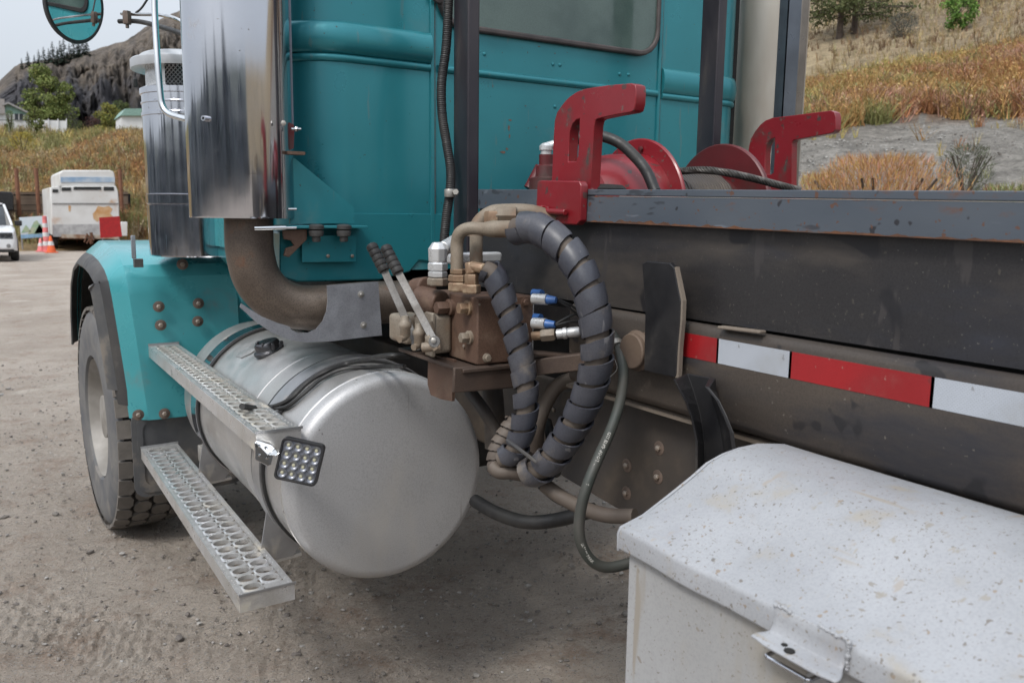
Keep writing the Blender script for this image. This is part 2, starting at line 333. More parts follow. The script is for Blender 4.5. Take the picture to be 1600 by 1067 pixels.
# ================================================================== THE TRUCK
T = thing('flatbed_truck', (1.84, 2.6, 0), 'teal heavy truck with chrome stacks, silver fuel tank, dark bed and white tool box', 'truck')

# ---- cab -------------------------------------------------------------------
XL, XR, YB = .84, 2.80, 2.62
def cab_plan(off=0.0, r=.19, n=12, y1=4.0):
    pts = [V(XL-off, y1, 0), V(XL-off, y1-.3, 0), V(XL-off, 3.3, 0)]
    for i in range(n+1):
        a = math.pi + (math.pi/2)*i/n; pts.append(V(XL+r+(r+off)*math.cos(a), YB+r+(r+off)*math.sin(a), 0))
    pts += [V(XL+.5+k*.1, YB-off, 0) for k in range(10)]
    for i in range(n+1):
        a = 1.5*math.pi + (math.pi/2)*i/n; q_ = .10; pts.append(V(XR-q_+(q_+off)*math.cos(a), YB+q_+(q_+off)*math.sin(a), 0))
    pts += [V(XR+off, 3.3, 0), V(XR+off, y1, 0)]
    return pts
def add_plan(bm, pts, z0, z1, cap=True):
    lo = [bm.verts.new((p.x, p.y, z0)) for p in pts]; hi = [bm.verts.new((p.x, p.y, z1)) for p in pts]
    n = len(pts)
    for i in range(n): bm.faces.new((lo[i], lo[(i+1) % n], hi[(i+1) % n], hi[i]))
    if cap: bm.faces.new(lo); bm.faces.new(hi)
zc0 = PY(560, 438, YB).z
bm = B()
plan = cab_plan()
add_plan(bm, plan, zc0+.03, 3.25)
cab = obj('cab', bm, TEAL, T)
bm = B()                                     # lower skirt of the cab: deeper at the left third, stepped up beyond the corner
xs = PY(641, 425, YB-.004).x
loop = [PY(437, 352, YB-.006), PY(437, 425, YB-.006), PY(446, 436, YB-.006), PY(465, 441, YB-.006), PY(592, 438, YB-.006), PY(641, 425, YB-.006), PY(655, 408, YB-.006), PY(690, 411, YB-.006)]
loop[0].z = zc0+.16
loop += [V(2.70, YB-.006, loop[-1].z), V(2.70, YB-.006, zc0+.22), V(.95, YB-.006, zc0+.22)]
plate(bm, loop, (0, .10, 0))
obj('cab_skirt', bm, TEAL, cab, bev=.006)
def trim_sweep(name, sel, prof, z, x0=None, x1=None):
    # half-round trim following the cab outline between two X positions on the rear wall
    pts = []
    base = cab_plan()
    dense = []
    for a, b in zip(base, base[1:]):
        for k in range(4): dense.append(a.lerp(b, k/4))
    for i, p in enumerate(dense):
        if x0 is not None and p.x < x0 and p.y < YB+.2 and x0 > 1: continue
        if x0 is not None and x0 > 1 and p.x < x0: continue
        if x1 is not None and p.x > x1: continue
        pts.append(p)
    if x0 is not None and x0 > 1: pts.insert(0, V(x0, YB, 0))
    if x1 is not None: pts.append(V(x1, YB, 0))
    secs = []
    for i, p in enumerate(pts):
        d = (pts[min(i+1, len(pts)-1)]-pts[max(0, i-1)]).normalized(); nrm = V(d.y, -d.x, 0)
        if nrm.y > .2: nrm = -nrm
        cen = V((XL+XR)/2, 3.3, 0)
        if nrm.dot(p-cen) < 0: nrm = -nrm
        secs.append([p + nrm*o + V(0, 0, z+h) for o, h in prof])
    b = B(); sweep(b, secs, closed=True)
    return obj(name, b, TEAL, cab)
def halfround(depth, h, n=9): return [(-.01, h/2)] + [(depth*math.cos(a)**.8 if math.cos(a) > 0 else 0, h/2*math.sin(a)) for a in [RAD(90-180*i/n) for i in range(n+1)]] + [(-.01, -h/2)]
xsl = PY(676, 200, YB).x; xsr = PY(1027, 200, YB).x
trim_sweep('belt_moulding', 0, halfround(.030, .100), 2.193, None, xsl-.012)
trim_sweep('belt_moulding', 0, halfround(.020, .100), 2.183, xsr+.012, None)
trim_sweep('bead_moulding', 0, halfround(.013, .026), 2.132, None, xsl-.012)
trim_sweep('bead_moulding', 0, halfround(.013, .026), 2.132, xsl+.018, xsr-.012)
trim_sweep('bead_moulding', 0, halfround(.013, .026), 2.125, xsr+.012, None)
for x in (xsl, xsr):
    b = B(); box(b, (x-.010, YB-.007, zc0+.05), (x+.005, YB+.01, 3.2)); obj('panel_seam', b, TEAL, cab, bev=.002)
    b = B(); box(b, (x+.006, YB-.003, zc0+.05), (x+.009, YB+.01, 3.2)); obj('seam_sealant', b, RUSTB, cab)
# rear window
xw1 = PY(1024, 30, YB).x; xw0 = 2*1.825-xw1; zw = PY(870, 64, YB).z
o_ = fillet_rect(xw0-.016, xw1+.012, zw-.014, 3.0, .10); i_ = fillet_rect(xw0, xw1-.004, zw+.006, 2.98, .085)
b = B(); plate(b, [V(x, YB-.022, z) for x, z in o_], (0, .03, 0), [[V(x, YB-.022, z) for x, z in i_]]); win = obj('rear_window_seal', b, RUBBER, cab, bev=.006, seg=3)
b = B(); plate(b, [V(x, YB-.010, z) for x, z in fillet_rect(xw0-.004, xw1, zw+.001, 2.985, .088)], (0, .006, 0)); obj('rear_window', b, GLASS, win)
for px, py in ((757, 85), (864, 101), (875, 102), (968, 116), (982, 117), (867, 167)):
    p = PY(px, py, YB); b = B(); lathe(b, p+V(0, .001, 0), (0, -1, 0), [(.0075, 0), (.0065, .003), (.003, .005), (0, .0055)], 12); obj('rivet', b, TEAL, cab)
PRIMER = mat('bare_rusty_primer', (.13, .065, .045), .75, 0, (.20, .13, .10), 60)
def patch(name, cx, cy, w_, h_, seed):
    rnd = random.Random(seed); c = PY(cx, cy, YB); n = 22; lp = []
    for i in range(n):
        a = 2*math.pi*i/n; k = .55+.6*rnd.random(); lp.append(c + V(w_*k*math.cos(a), -.0012, h_*k*math.sin(a)))
    b = B(); plate(b, lp, (0, .001, 0)); obj(name, b, PRIMER, cab, smooth=False)
for i, a in enumerate(((797, 188, .007, .003), (795, 200, .0045, .010), (796, 213, .003, .007), (786, 238, .012, .005), (792, 233, .006, .004), (838, 199, .004, .0015), (821, 166, .004, .0015), (842, 73, .006, .0018), (867, 84, .003, .002), (770, 135, .0012, .005))): patch('paint_chip', *a, i)
# door and door window on the cab's left side (seen in the mirror)
b = B(); plate(b, [V(XL-.012, y, z) for y, z in fillet_rect(2.86, 3.88, 1.5, 3.06, .06)], (.014, 0, 0)); door = obj('door', b, TEALF, cab, bev=.006)
dw = fillet_rect(2.98, 3.62, 2.43, 3.0, .07); dwi = fillet_rect(3.01, 3.59, 2.46, 2.97, .055)
b = B(); plate(b, [V(XL-.026, y, z) for y, z in dw], (.016, 0, 0), [[V(XL-.026, y, z) for y, z in dwi]]); obj('door_window_seal', b, BLACKR, door, bev=.004)
b = B(); plate(b, [V(XL-.018, y, z) for y, z in fillet_rect(3.0, 3.60, 2.45, 2.98, .06)], (.004, 0, 0)); obj('door_window', b, GLASS, door)
b = B(); barbox(b, (XL-.03, 2.93, 2.05), (XL-.03, 3.07, 2.05), .02, .03); obj('door_handle', b, CHROME2, door, bev=.005)
# hood and cowl in front of the cab
b = B(); add_plan(b, [V(1.15, 4.0, 0), V(1.2, 5.9, 0), V(1.35, 6.05, 0), V(2.3, 6.05, 0), V(2.45, 5.9, 0), V(2.5, 4.0, 0)], .95, 2.05); obj('hood', b, TEALF, T, bev=.08, seg=4)

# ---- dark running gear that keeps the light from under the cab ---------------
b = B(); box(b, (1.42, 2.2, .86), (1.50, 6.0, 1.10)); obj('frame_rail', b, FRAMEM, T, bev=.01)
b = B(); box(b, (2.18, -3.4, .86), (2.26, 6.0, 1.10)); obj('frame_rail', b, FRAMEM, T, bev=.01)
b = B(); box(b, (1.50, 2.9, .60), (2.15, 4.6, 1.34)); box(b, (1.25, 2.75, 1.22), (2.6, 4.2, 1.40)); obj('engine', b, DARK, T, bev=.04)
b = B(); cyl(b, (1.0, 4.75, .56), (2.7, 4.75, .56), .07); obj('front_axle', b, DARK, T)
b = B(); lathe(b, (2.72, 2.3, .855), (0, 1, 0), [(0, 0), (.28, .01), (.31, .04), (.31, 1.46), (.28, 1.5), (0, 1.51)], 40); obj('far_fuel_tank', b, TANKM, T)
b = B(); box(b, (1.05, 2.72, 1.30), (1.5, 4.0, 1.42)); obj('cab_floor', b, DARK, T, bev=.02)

# ---- exhaust stack, left -----------------------------------------------------
sc = V(.679, 2.63, 0); zb = 1.628
b = B(); lathe(b, sc, (0, 0, 1), [(.145, zb+.004), (.1545, zb), (.155, zb+.006), (.155, 3.5)], 64, cap=False)
lathe(b, sc, (0, 0, 1), [(.145, zb+.004), (.145, 3.49), (.155, 3.5)], 64, cap=False)
stack = obj('exhaust_stack', b, CHROME, T)
b = B(); lathe(b, sc, (0, 0, 1), [(0, zb+.03), (.145, zb+.03)], 48, cap=False); obj('stack_base_plate', b, EXH, stack)
d_ = (PY(323, 186, 2.5)-EYE); hp = None
for t in [i/2000 for i in range(1600, 2200)]:
    q = EYE + d_*(t)
    if (V(q.x, q.y, 0)-sc).length < .155: hp = q; break
hn = V(hp.x-sc.x, hp.y-sc.y, 0).normalized()
b = B(); lathe(b, hp-hn*.004, hn, [(.0035, .020), (.0075, .020), (.0085, .0)], 16, cap=False); lathe(b, hp-hn*.004, hn, [(0, .012), (.0036, .012), (.0036, .02)], 12, cap=False, mi=1)
obj('drain_nipple', b, [CHROME, DARK], stack)
# grey mounting strap and its clamp on the stack's right
b = B(); plate(b, [PY(*p, 2.56) for p in ((442, -60), (453, -60), (459, 195), (449, 195))], (0, .004, 0)); obj('mounting_fin', b, mat('grey_fin', (.16, .18, .22), .4, .3), stack)
b = B(); plate(b, [PY(*p, 2.53) for p in ((449, 190), (459, 195), (460, 203), (459, 232), (451, 236), (449, 220))], (0, .004, 0)); obj('clamp_bracket', b, REDD, stack, smooth=False)
b = B(); box(b, PY(450, 241, 2.50), PY(470, 238.5, 2.54)); obj('clamp_tab', b, BLOCK, stack)
bolt('clamp_bolt', PY(443, 193, 2.47), (-.3, -1, 0), .008, stack, ZBOLT, False)
b = B(); cyl(b, PY(455, 202, 2.5), PY(470, 202, 2.5), .004, 10); hexnut(b, PY(461, 202, 2.5), (1, 0, 0), .008, .008); obj('clamp_stud', b, CHROME2, stack)
b = B(); cyl(b, PY(397, 357, 2.48), PY(446, 356, 2.48), .0065, 12); cyl(b, PY(446, 356, 2.48), PY(463, 356, 2.48), .004, 12); obj('clamp_rod', b, CHROME2, stack)
b = B(); cyl(b, PY(450, 327, 2.5), PY(463, 327, 2.5), .004, 12); obj('clamp_stud', b, CHROME2, stack)
# elbow under it, leading below the cab
b = B()
tube(b, [PY(389, 330, 2.6), PY(389, 362, 2.6), PY(391, 395, 2.6), PY(402, 435, 2.6), PY(428, 465, 2.6), PY(462, 479, 2.6), PY(505, 480, 2.6), PY(570, 474, 2.6), PY(660, 470, 2.62)], .072, 28)
elbow = obj('exhaust_elbow', b, EXH, T)
# zinc plate with its curved tail below the elbow
ol = [(511, 446), (591, 440), (597, 524), (560, 528), (520, 533), (480, 535), (455, 532), (425, 520), (400, 503), (375, 480), (377, 474), (392, 484), (410, 495), (435, 505), (452, 510), (456, 516), (466, 520), (482, 520), (494, 514), (504, 502), (510, 487), (512, 470)]
b = B(); plate(b, [PY(x, y, 2.49) for x, y in ol], (0, .004, 0)); sh = obj('heat_shield_plate', b, SHIELD, T, smooth=False)
for p in ((564, 460), (568, 508)): bolt('bolt', PY(*p, 2.489), (0, -1, 0), .006, sh, ZBOLT, True)

# ---- cab mount: teal gusset, rubber mounts, lower plate ------------------------
b = B(); plate(b, [PY(*p, 2.555) for p in ((453, 246), (461, 248), (553, 324), (554, 349), (453, 350))], (0, .006, 0)); gus = obj('cab_mount_gusset', b, TEAL, T, smooth=False)
b = B(); box(b, PY(440, 355, 2.54)+V(0, 0, -.004), PY(560, 353, 2.62)+V(0, 0, .002)); obj('mount_shelf', b, TEAL, gus, bev=.002)
for px in (494, 537):
    c = PY(px, 361, 2.545)
    b = B(); lathe(b, c, (0, 0, 1), [(.010, -.034), (.013, -.03), (.013, -.018), (.020, -.016), (.023, -.006), (.023, 0), (.016, .003), (.024, .006), (.025, .016), (.014, .021), (0, .022)], 20); obj('rubber_mount', b, GREYR, gus)
b = B(); plate(b, [PY(*p, 2.588) for p in ((472, 368), (557, 368), (556, 409), (472, 410))], (0, .005, 0)); pl = obj('mount_plate', b, TEAL, gus, smooth=False, bev=.001)
for p in ((512, 400), (550, 400)): bolt('bolt', PY(*p, 2.588), (0, -1, 0), .006, pl, RUSTB, False)
b = B(); plate(b, [PY(*p, 2.56) for p in ((442, 360), (480, 358), (480, 374), (452, 402), (444, 400), (447, 388), (460, 384), (455, 376), (444, 374))], (0, .012, 0)); obj('rusty_lug', b, BLOCK, gus, smooth=False, bev=.002)

# ---- air cleaner ----------------------------------------------------------------
ac = V(.80, 3.87, 0)
def zA(py, Y=3.68): return PY(275, py, Y).z
R_ = .200
b = B(); lathe(b, ac, (0, 0, 1), [(0, zA(403)), (R_-.004, zA(403)), (R_, zA(401)), (R_, zA(321)), (R_-.004, zA(320)), (R_-.004, zA(319)), (R_+.003, zA(318)), (R_+.003, zA(304)), (R_-.002, zA(303)), (R_, zA(302)), (R_, zA(178)), (R_+.004, zA(177)), (R_+.004, zA(172)), (R_, zA(171)), (R_, zA(158)), (R_+.004, zA(157)), (R_+.004, zA(155)), (R_, zA(154)), (R_, zA(143)), (R_+.006, zA(142)), (R_+.006, zA(133)), (R_-.01, zA(130)), (.16, zA(129)), (0, zA(129))], 128)
air = obj('air_cleaner', b, CHROME, T, angle=12)
b = B(); lathe(b, ac, (0, 0, 1), [(.165, zA(130)), (.165, zA(95))], 40, cap=False); obj('intake_neck', b, mat('intake_neck_dark', (.02, .02, .022), .6), air)
b = B()                                       # perforated band round the intake and a plain sector of sheet
for k in range(64):
    for s_ in (1, -1):
        a0 = 2*math.pi*k/64; pts = [ac+V(.175*math.cos(a0+s_*t*.42), .175*math.sin(a0+s_*t*.42), zA(129)+t*(zA(98)-zA(129))) for t in [i/5 for i in range(6)]]
        tube(b, pts, .0021, 4, 0, cap=False)
obj('intake_mesh', b, STRAP, air)
b = B(); secs = [[ac+V(.180*math.cos(a), .180*math.sin(a), z) for z in (zA(131), zA(94))] for a in [RAD(150+i*5) for i in range(16)]]; sweep(b, secs); obj('intake_sheet', b, WHITEF, air)
b = B(); lathe(b, ac, (0, 0, 1), [(0, zA(96)), (.19, zA(96)), (.236, zA(101)), (.2365, zA(100)), (.2365, zA(87)), (.232, zA(85)), (.210, zA(83)), (.196, zA(77)), (.186, zA(75)), (.10, zA(73)), (0, zA(72))], 96, cap=False); obj('intake_cap', b, mat('cap_aluminium', (.60, .61, .63), .35, .6, rvar=.04), air, angle=14)
p_ = PY(211, 128, 3.72); b = B(); box(b, p_-V(.008, .006, .022), p_+V(.008, .006, .012)); obj('intake_clip', b, BLACKR, air, bev=.004)
b = B(); box(b, PY(204, 368, 3.74), PY(213, 404, 3.745)); obj('cleaner_bracket', b, SHIELD, air, bev=.003)
b = B(); box(b, PY(210, 405, 3.84), PY(222, 417, 3.88)); obj('bracket_nut', b, GREYR, air)

# ---- front fender ------------------------------------------------------------------
def creaseX(z): return .505 + (1.405-z)*(.063/.68)
fp = [(3.93, .722), (3.925, .85), (3.92, 1.0), (3.92, 1.15), (3.925, 1.28), (3.935, 1.36), (3.97, 1.41), (4.05, 1.445), (4.25, 1.475), (4.5, 1.49), (4.8, 1.49), (5.1, 1.44), (5.35, 1.32), (5.52, 1.12), (5.6, .9)]
secs = []; inner = []
for i, (y, z) in enumerate(fp):
    d = V(0, fp[min(i+1, len(fp)-1)][0]-fp[max(i-1, 0)][0], fp[min(i+1, len(fp)-1)][1]-fp[max(i-1, 0)][1]).normalized()
    n_ = V(0, -d.z, d.y)                     # outward: away from the wheel
    cx = creaseX(max(z, .72)) if i < 7 else creaseX(1.43) + .0*(i-7)
    p = V(0, y, z)
    dish = .012 if 1 < i < 5 else 0
    s = [V(1.30, 0, 0)+p-n_*.02, V(1.02, 0, 0)+p-n_*.005, V(.97, 0, 0)+p+n_*.012, V(.88, 0, 0)+p-n_*dish, V(.72, 0, 0)+p-n_*dish, V(cx+.02, 0, 0)+p, V(cx, 0, 0)+p-n_*.002, V(cx-.058, 0, 0)+p-n_*.052, V(cx-.070, 0, 0)+p-n_*.075]
    secs.append(s + [q - n_*.006 + V(.004, 0, 0) for q in reversed(s)])
b = B(); sweep(b, secs, closed=True); fen = obj('fender', b, TEALF, T, angle=28)
secs = []
for i in range(len(fp)):
    y, z = fp[i]; d = V(0, fp[min(i+1, len(fp)-1)][0]-fp[max(i-1, 0)][0], fp[min(i+1, len(fp)-1)][1]-fp[max(i-1, 0)][1]).normalized(); n_ = V(0, -d.z, d.y); cx = creaseX(max(z, .72)) if i < 7 else creaseX(1.43)
    secs.append([V(x, y, z)-n_*o_ for x, o_ in ((cx-.05, .10), (cx+.02, .045), (1.28, .045), (1.28, .05), (cx+.02, .05), (cx-.045, .105))])
b = B(); sweep(b, secs, closed=True); obj('arch_shade_sheet', b, DARK, fen)  # black sheet added for the shade inside the wheel arch
for p in ((248, 479), (310, 474), (251, 508), (309, 502), (285, 413), (216, 648), (257, 646)):
    q = PY(*p, 3.905 if p[1] < 600 else 3.922); bolt('bolt', q, (0, -1, 0), .0135, fen, RUSTB)
# inner teal apron to the right of the panel
b = B(); plate(b, [PY(*p, 3.90) for p in ((346, 402), (436, 402), (436, 420), (432, 500), (390, 500), (372, 460), (362, 420))], (0, .05, 0)); obj('cowl_apron', b, TEALF, fen, bev=.015, seg=3)
b = B(); plate(b, [PY(*p, 4.14) for p in ((330, 150), (436, 150), (436, 412), (330, 412))], (0, .05, 0)); obj('cowl_panel', b, TEALF, fen)
# rubber flare and the stone guard that hangs down it
def flare(name, i0, i1, w0, w1, zmin, m, d0=.06, d1=.085):
    secs = []
    for i in range(i0, i1):
        y, z = fp[i]
        d = V(0, fp[min(i+1, len(fp)-1)][0]-fp[max(i-1, 0)][0], fp[min(i+1, len(fp)-1)][1]-fp[max(i-1, 0)][1]).normalized(); n_ = V(0, -d.z, d.y)
        cx = creaseX(max(z, .72)) if i < 7 else creaseX(1.43)
        p = V(cx-.062, y, max(z, zmin))
        s = [p-n_*d0, p-n_*(d0+.01)+V(-w0*.5, 0, 0), p-n_*d1+V(-w0, 0, 0), p-n_*(d1+.03)+V(-w1, 0, 0)]
        secs.append(s + [q-n_*.01+V(.006, 0, 0) for q in reversed(s)])
    b = B(); sweep(b, secs, closed=True); return obj(name, b, m, fen)
flare('fender_flare', 0, len(fp), .030, .045, .78, GREYR)
flare('stone_guard', 1, 7, .050, .072, .80, FLAP, .08, .10)
b = B(); plate(b, [V(x, 3.965, z) for x, z in fillet_rect(.50, .98, .36, .76, .05)], (0, .012, 0)); flap = obj('mud_flap', b, FLAP, T)
b = B(); plate(b, [V(x, 3.958, z) for x, z in fillet_rect(.52, .96, .38, .74, .045)], (0, .006, 0), [[V(x, 3.958, z) for x, z in fillet_rect(.545, .935, .41, .71, .04)]]); obj('flap_rim', b, FLAP, flap)

# ---- front wheel ----------------------------------------------------------------------
RW = .583; WW = .335
whl = empty('front_wheel', (.425+WW/2, 4.72, RW), T)
def wheel_part(name, bm, m, parent, **k):
    o = obj(name, bm, m, None, **k); o.parent = parent
    return o
b = B()
prof = [(.30, .02), (.31, .004), (.36, .0), (.44, -.006), (.50, .004), (.525, .016), (.541, .035), (.543, .17), (.543, WW-.035), (.525, WW-.016), (.50, WW-.004), (.44, WW+.006), (.36, WW), (.31, WW-.004), (.30, WW-.02)]
prof = [(r_*.583/.56, x_) for r_, x_ in prof]; lathe(b, (-WW/2, 0, 0), (1, 0, 0), prof[:7], 96, cap=False); lathe(b, (-WW/2, 0, 0), (1, 0, 0), prof[6:9], 96, cap=False, mi=1); lathe(b, (-WW/2, 0, 0), (1, 0, 0), prof[8:], 96, cap=False); ty = wheel_part('tyre', b, [TYRE, GROOVE], whl)
b = B(); nb = 36
for k in range(nb):
    for row, (x0, x1, sh_) in enumerate(((.006, .075, 0), (.083, .160, .5), (.168, .250, 0), (.258, .330, .5))):
        a0 = 2*math.pi*(k+sh_)/nb; a1 = a0 + 2*math.pi/nb*.86
        ch = 2*math.pi/nb*.22
        if row in (0, 3):
            hx = [(x0, a0), (x1-.014, a0), (x1, a0+ch), (x1, a1-ch), (x1-.014, a1), (x0, a1)] if row == 0 else [(x0, a0+ch), (x0+.014, a0), (x1, a0), (x1, a1), (x0+.014, a1), (x0, a1-ch)]
        else: hx = [(x0, a0+ch), (x0+.02, a0), (x1-.02, a0), (x1, a0+ch), (x1, a1-ch), (x1-.02, a1), (x0+.02, a1), (x0, a1-ch)]
        top = []; bot = []
        for x, a in hx:
            r_ = RW - (.010 if (x < .02 or x > .315) else 0)
            top.append(b.verts.new((x-WW/2, math.cos(a)*r_, math.sin(a)*r_))); bot.append(b.verts.new((x-WW/2, math.cos(a)*.556, math.sin(a)*.556)))
        b.faces.new(top)
        for i in range(len(top)): b.faces.new((top[i], top[(i+1) % len(top)], bot[(i+1) % len(top)], bot[i]))
wheel_part('tread', b, TREAD, ty, smooth=False)
b = B(); lathe(b, (-WW/2, 0, 0), (1, 0, 0), [(.305, .015), (.295, .03), (.285, .06), (.24, .12), (.20, .10), (.16, .10), (.12, .09), (.11, .04), (0, .03)], 64, cap=False); rim = wheel_part('rim', b, RIM, whl)
whl.rotation_euler = (0, 0, RAD(3))
def copy_part(o, parent):
    c = o.copy(); COL.objects.link(c); c.parent = parent
    for k in o.children: copy_part(k, c)
    return c
for nm_, x, y, rz in (('front_wheel', 3.10, 4.72, math.pi), ('rear_wheel', .80, -.95, 0), ('rear_wheel', 1.16, -.95, 0), ('rear_wheel', .80, -2.35, 0), ('rear_wheel', 1.16, -2.35, 0)):  # wheels out of view, added to block light under the truck
    e_ = whl.copy(); COL.objects.link(e_); e_.name = nm_; e_.location = V(x, y, RW)-world_loc(T); e_.rotation_euler = (0, 0, rz)
    for k in whl.children: copy_part(k, e_)
b = B(); box(b, (1.6, -3.0, .92), (2.1, 2.2, 1.05)); obj('under_bed_light_block', b, DARK, T, bev=.05)  # plain dark box added to keep light out below the bed

# ---- fuel tank ---------------------------------------------------------------------------
tc_ = V(.992, 0, .858); TR = .318; Y0, Y1 = 2.235, 3.72
b = B()
arc = [(TR-.036+.036*math.sin(a), .043-.036*math.cos(a)) for a in [RAD(x) for x in range(10, 91, 10)]]
pr = [(0, 0), (.08, .0006), (.16, .0025), (TR-.10, .0035), (TR-.036, .007)] + arc
lathe(b, tc_+V(0, Y0, 0), (0, 1, 0), pr+[(TR, .066), (TR-.0015, .067)], 96, cap=False)
tk_end = b
tank_root = empty('fuel_tank', (tc_.x, 3.0, tc_.z), T)
obj('tank_end', b, TANKE, tank_root)
b = B(); lathe(b, tc_+V(0, Y0, 0), (0, 1, 0), [(TR-.0018, .066), (TR+.0006, .068), (TR+.0006, .074), (TR-.0012, .076), (TR-.001, .5), (TR-.001, 1.0), (TR-.001, Y1-Y0-.05), (TR-.06, Y1-Y0), (0, Y1-Y0+.01)], 96, cap=False)
obj('tank_shell', b, TANKM, tank_root)
b = B(); lathe(b, tc_+V(0, Y0+.5, 0), (0, 1, 0), [(TR-.001, 0), (TR+.0012, .003), (TR+.0012, .007), (TR-.001, .010)], 96, cap=False); obj('weld_seam', b, TANKM, tank_root)
for y in (2.50, 3.40):
    b = B(); lathe(b, tc_+V(0, y, 0), (0, 1, 0), [(TR+.001, -.030), (TR+.008, -.030), (TR+.008, .095), (TR+.001, .095)], 96, cap=False)
    liner = obj('strap_liner', b, BLACKR, tank_root)
    b = B(); lathe(b, tc_+V(0, y, 0), (0, 1, 0), [(TR+.006, -.016), (TR+.013, -.016), (TR+.013, .070), (TR+.006, .070)], 96, cap=False); obj('tank_strap', b, STRAP if y < 3 else CHROME, liner)
b = B(); lathe(b, tc_+V(0, Y0+.071, 0), (0, 1, 0), [(TR-.001, -.004), (TR+.0022, -.002), (TR+.0022, .002), (TR-.001, .004)], 96, cap=False); obj('weld_seam', b, STEPM, tank_root)
cp = tc_+V(-.135, 3.02, TR-.036)
b = B(); lathe(b, cp, (-.3, 0, 1), [(.055, 0), (.055, .012), (.046, .014), (.046, .034), (.040, .044), (.0, .047)], 24)
for k in range(8):
    a = 2*math.pi*k/8; box(b, cp+V(.044*math.cos(a)-.006, .044*math.sin(a)-.006, .014), cp+V(.044*math.cos(a)+.006, .044*math.sin(a)+.006, .040))
obj('filler_cap', b, mat('dark_cap_metal', (.13, .13, .14), .3, .9), tank_root, bev=.002)
def on_tank(px, py, r=TR+.002):            # where the view ray first meets the tank shell
    d = ray(px, py); a = d.x*d.x+d.z*d.z; ox, oz = -tc_.x, H-tc_.z
    bb = 2*(ox*d.x+oz*d.z); cc = ox*ox+oz*oz-r*r; q = bb*bb-4*a*cc
    if q < 0: return None
    t = (-bb-math.sqrt(q))/(2*a); return EYE + d*t
b = B(); lp = [on_tank(*p, TR+.0025) for p in ((367, 556), (386, 542), (400, 546), (392, 552), (377, 559))]
vs = [b.verts.new(p) for p in lp]; b.faces.new(vs); obj('data_plate', b, TANKM, tank_root)
# cables lying over the tank to the upper step
def wire(name, pts, r, m, parent, n=8, label=None):
    b = B(); tube(b, pts, r, n, 8); return obj(name, b, m, parent)
cab_pts = [(640, 556), (600, 556), (550, 566), (510, 580), (480, 598), (455, 622), (430, 634), (400, 638)]
wire('cable', [on_tank(x, y, TR+.014+.006*(i == 3)) or PD(x, y, 2.3) for i, (x, y) in enumerate(cab_pts)], .0072, BLACKR, T)
wire('cable', [on_tank(x, y, TR+.010) or PD(x, y, 2.3) for x, y in ((632, 572), (590, 573), (540, 576), (505, 590), (478, 612), (450, 634), (425, 640))], .0062, BLACKR, T)
b = B(); tube(b, [on_tank(x, y, TR+.014) for x, y in ((429, 637), (412, 639))] + [PZ(378, 635, 1.085), ], .009, 10, 6); obj('cable_sleeve', b, BLACKR, T)
b = B(); p = on_tank(405, 638, TR+.012); lathe(b, p, (1, .2, -.4), [(.011, -.003), (.012, 0), (.011, .003)], 12); obj('cable_tie', b, BLACKR, T)

